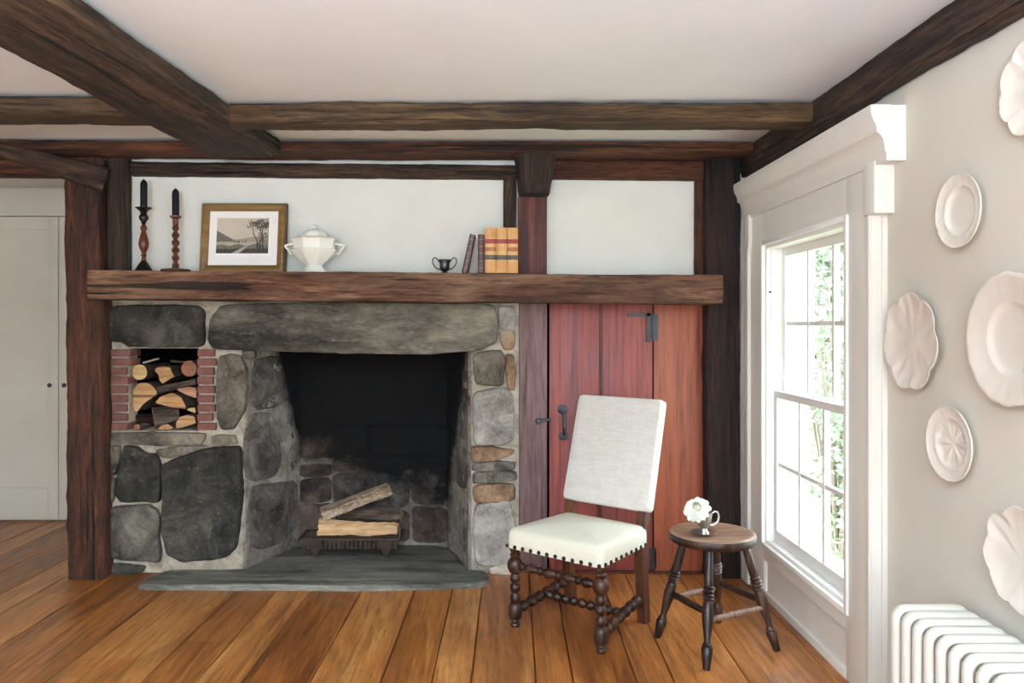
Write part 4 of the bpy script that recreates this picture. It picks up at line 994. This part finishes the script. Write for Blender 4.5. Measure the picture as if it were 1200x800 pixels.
# framed print leaning back
fxl, fxr = X_(232, 4.40), X_(331.8, 4.40); fw = fxr-fxl; fh = .397; lean = .13
fxc = (fxl+fxr)/2
fr = thing('framed_picture', (fxc, 4.415, MZ(fxc)-.001), 'gilt framed landscape engraving leaning on the mantel', 'picture')
ML = Matrix.Rotation(-lean, 4, 'X')
fb = .044
m = MB()
def bar(p, q, horizontal):
    # mitred moulding from corner p to q (outer corners) profile across the width
    pass
prf = [(0, .030), (0, 0), (.006, -.006), (.018, -.008), (.030, -.004), (.038, .0), (fb, .006), (fb, .030)]
def corner(i, w_, y): 
    xx = (fw/2-w_); return [V((-xx, y, w_)), V((xx, y, w_)), V((xx, y, fh-w_)), V((-xx, y, fh-w_))][i]
rs = [[corner(i, w_, y) for i in range(4)] for w_, y in prf]
n_ = len(rs); fm = MB()
fm.add([ML @ p for r in rs for p in r], [(k*4+i, k*4+(i+1) % 4, ((k+1) % n_)*4+(i+1) % 4, ((k+1) % n_)*4+i) for k in range(n_) for i in range(4)])
fm.build('frame', M['gold'], fr, world=False, angle=25)
MB().box((-fw/2-.003, .012, -.0), (fw/2+.003, .034, fh+.003), 0, M=ML).build('frame_back', M['goldedge'], fr, world=False)
MB().box((-fw/2+fb-.004, .009, fb-.004), (fw/2-fb+.004, .0125, fh-fb+.004), 0, M=ML).build('mat_board', M['mat'], fr, world=False)
MB().box((-fw/2+.083, .0075, .098), (fw/2-.083, .0092, fh-.088), 0, M=ML).build('plate_mark', plain('plate_mark_paper', 'f3efe8', .9, namt=.01), fr, world=False)
# the print: an engraving painted as the sheet's own tones
pw, ph = .292, .202; NX, NY = 146, 100
def tone(u, v):
    fine = nz((u*34, v*34, 2), 1)+.6*nz((u*70, v*70, 7), 1)
    t = .84-.12*abs(v-.75)+.03*nz((u*3, v*6, 0), 1)
    far = .40+.20*max(0, u-.45)**.8*(1 if u > .45 else 0)+.01*nz((u*20, 0, 3), 1)
    if v < far: t = .60+.05*fine
    left = .66-.85*u+.035*nz((u*14, 0, 1), 1)+.02*nz((u*40, 0, 1), 1)
    if v < left and u < .40: t = .38+.10*fine
    if v < .33+.01*nz((u*16, 0, 9), 1): t = .70+.06*fine-.10*abs(u-.5)
    if .29 < v < .37 and .34 < u < .58 and nz((u*22, 0, 13), 1) > -.1: t = .40+.1*fine
    if v < .24+.05*nz((u*6, 0, 6), 1): t = .38+.14*fine
    if v < .13+.04*nz((u*6, 0, 8), 1): t = .22+.12*fine
    if v < .2 and abs(u-(.36+v*1.1)) < .03+.22*(.2-v): t = .66+.05*fine
    if .10 < v < .78:
        for k, (x0, b_) in enumerate(((.84, .10), (.90, -.10), (.80, -.22))):
            if abs(u-(x0+b_*(v-.2)+.012*math.sin(v*16+k))) < .014*(1.15-v): t = .16
    d = ((u-.84)/.34)**2+((v-.82)/.24)**2
    if u > .48 and fine*.55+.25*nz((u*9, v*11, 21), 1) > .62*d-.22: t = min(t, .26+.16*fine)
    if u > .80 and .18 < v < .6 and fine > -.05: t = min(t, .34+.1*fine)
    return max(.08, min(.95, t))
pm = MB(); vs = []; fs = []; cols = []
for j in range(NY+1):
    for i in range(NX+1):
        u, v = i/NX, j/NY; vs.append(ML @ V((-pw/2-.004+pw*u, .0068, .115-.004+ph*v))); cols.append(tone(u, v))
for j in range(NY):
    for i in range(NX): a = j*(NX+1)+i; fs.append((a, a+1, a+NX+2, a+NX+1))
pm.add(vs, fs)
m_, nt, b_ = newmat('engraving'); an = N(nt, 'ShaderNodeAttribute'); an.attribute_name = 'tone'; rp = ramp(nt, ['181512', '443e37', '857a6c', 'b9ac98', 'dccfbc'])
nt.links.new(an.outputs['Fac'], rp.inputs[0]); nt.links.new(rp.outputs[0], b_.inputs['Base Color']); b_.inputs['Roughness'].default_value = .8
pr_ = pm.build('print', m_, fr, world=False); at_ = pr_.data.attributes.new('tone', 'FLOAT', 'POINT'); at_.data.foreach_set('value', cols)
pr_['label'] = 'sepia landscape engraving with tree and valley'
# tureen
s2 = .000785; xt = zx(220+890/6); zt2 = MZ(xt); T3 = Matrix.Translation((xt, YM_+.005, zt2))
tu = thing('soup_tureen', (xt, YM_+.005, zt2), 'white lidded ironstone tureen on a pedestal foot', 'tureen')
def P2(L): return [(r*s2, (578-y)*s2) for r, y in L]
kw = dict(sx=1, sy=.72, a0=PI/8)
MB().lathe(P2([(10, 578), (98, 578), (98, 566), (80, 560), (66, 548), (56, 532), (66, 520), (105, 492), (148, 448), (168, 425), (168, 418), (150, 412), (148, 396), (150, 372), (158, 350), (168, 340), (162, 336), (148, 338), (10, 345)]), 8, T3, **kw).build('bowl', M['ironstone'], tu, angle=20)
MB().lathe(P2([(10, 338), (140, 337), (132, 331), (104, 326), (100, 314), (88, 300), (66, 284), (40, 274), (14, 270), (4, 268)]), 8, T3, **kw).build('lid', M['ironstone'], tu, angle=20)
fin = MB().lathe(P2([(4, 272), (12, 269), (10, 264), (26, 258), (28, 252), (16, 246), (2, 243)]), 16, T3, rf=lambda a, z: 1+.25*math.cos(5*a) if z > .245 else 1); fin.build('finial', M['ironstone'], tu)
for sg in (-1, 1):
    pth = [(140, 372), (165, 378), (192, 384), (206, 390), (200, 402), (186, 412), (176, 430), (166, 448), (150, 446)]
    MB().tube([V((xt+sg*r*s2, YM_+.005, zt2+(578-y)*s2)) for r, y in pth], [.006, .007, .009, .009, .007, .0065, .006, .006, .005], 10).build('handle', M['ironstone'], tu)
# little pewter cup
s3 = .0010; xs3 = zx(480+194/4.705); zs3 = MZ(xs3); T4 = Matrix.Translation((xs3, YM_-.02, zs3))
sg_ = thing('sugar_bowl', (xs3, YM_-.02, zs3), 'small dark pewter two handled bowl beside the books', 'bowl')
MB().lathe([(r*s3, (702-y)*s3) for r, y in [(3, 702), (24, 702), (23, 699), (12, 694), (14, 690), (24, 684), (29, 676), (26, 660), (28, 645), (33, 629), (34, 626), (31, 627), (25, 650), (22, 676), (3, 680)]], 28, T4).build('bowl', M['pewter'], sg_)
for sg in (-1, 1):
    MB().tube([V((xs3+sg*r*s3, YM_-.02, zs3+(702-y)*s3)) for r, y in [(30, 640), (38, 625), (52, 614), (64, 622), (66, 642), (56, 662), (40, 676), (27, 680)]], .0032, 8).build('handle', M['pewter'], sg_)
# books
def book(name, label, x0, x1, h, dep, kind, lean_=0, group='old books on the mantel'):
    xc = (x0+x1)/2; w_ = x1-x0; y0_ = 4.285; zz = MZ(xc)+.0005
    r = thing(name, (xc, y0_+dep/2, zz), label, 'book', group)
    if lean_: r.rotation_euler.y = lean_
    cov = M['tan'] if kind == 'tan' else M['leather']
    m = MB(); c = .004
    m.box((-w_/2, -dep/2+.006, 0), (-w_/2+c, dep/2, h), .001); m.box((w_/2-c, -dep/2+.006, 0), (w_/2, dep/2, h), .001)
    sp_ = [(-w_/2, -dep/2+.012), (-w_/2+.001, -dep/2+.005), (-w_/4, -dep/2), (w_/4, -dep/2), (w_/2-.001, -dep/2+.005), (w_/2, -dep/2+.012)]
    m.prism(sp_, 2, 0, h)
    if kind == 'tan':
        pass
    m.build('cover', cov, r, world=False)
    MB().box((-w_/2+c, -dep/2+.012, .004), (w_/2-c, dep/2-.005, h-.004)).build('pages', M['tanpage'], r, world=False)
    def band(nm, f0, f1, mat, e=.0008):
        q = [(px_*1.01, py_-e) for px_, py_ in sp_]; MB().prism(q, 2, h*f0, h*f1).build(nm, mat, r, world=False)
    if kind == 'tan':
        for f0, f1, mt, nm in ((.645, .745, 'redlabel', 'spine_label'), (.475, .565, 'brownlabel' if 'middle' not in label else 'tan', 'spine_label'), (.29, .395, 'blacklabel', 'spine_label')): band(nm, f0, f1, M[mt])
        for f in (.76, .63, .595, .46, .41, .275): band('gilt_band', f, f+.012, M['giltline'], .0012)
    else:
        for f in (.12, .3, .5, .68, .86): band('spine_band', f, f+.016, M['leathergilt'], .0014)
    return r
bx = [zx(568.4), zx(581.3), zx(594.2), zx(606.6)]
for lab, i in (('leftmost of three tan law books, next to a dark book', 0), ('middle of the three tan law books on the mantel', 1), ('rightmost of three tan law books, against the red board', 2)):
    book('law_book', lab, bx[i]+.0006, bx[i+1]-.0006, .245, .17, 'tan')
book('leather_book', 'thin dark leather book standing upright against the tan books', zx(560.3), zx(567.8), .208, .14, 'dark')
book('leather_book', 'thin dark leather book leaning to the right', zx(541.6), zx(548.2), .212, .14, 'dark', lean_=.215)
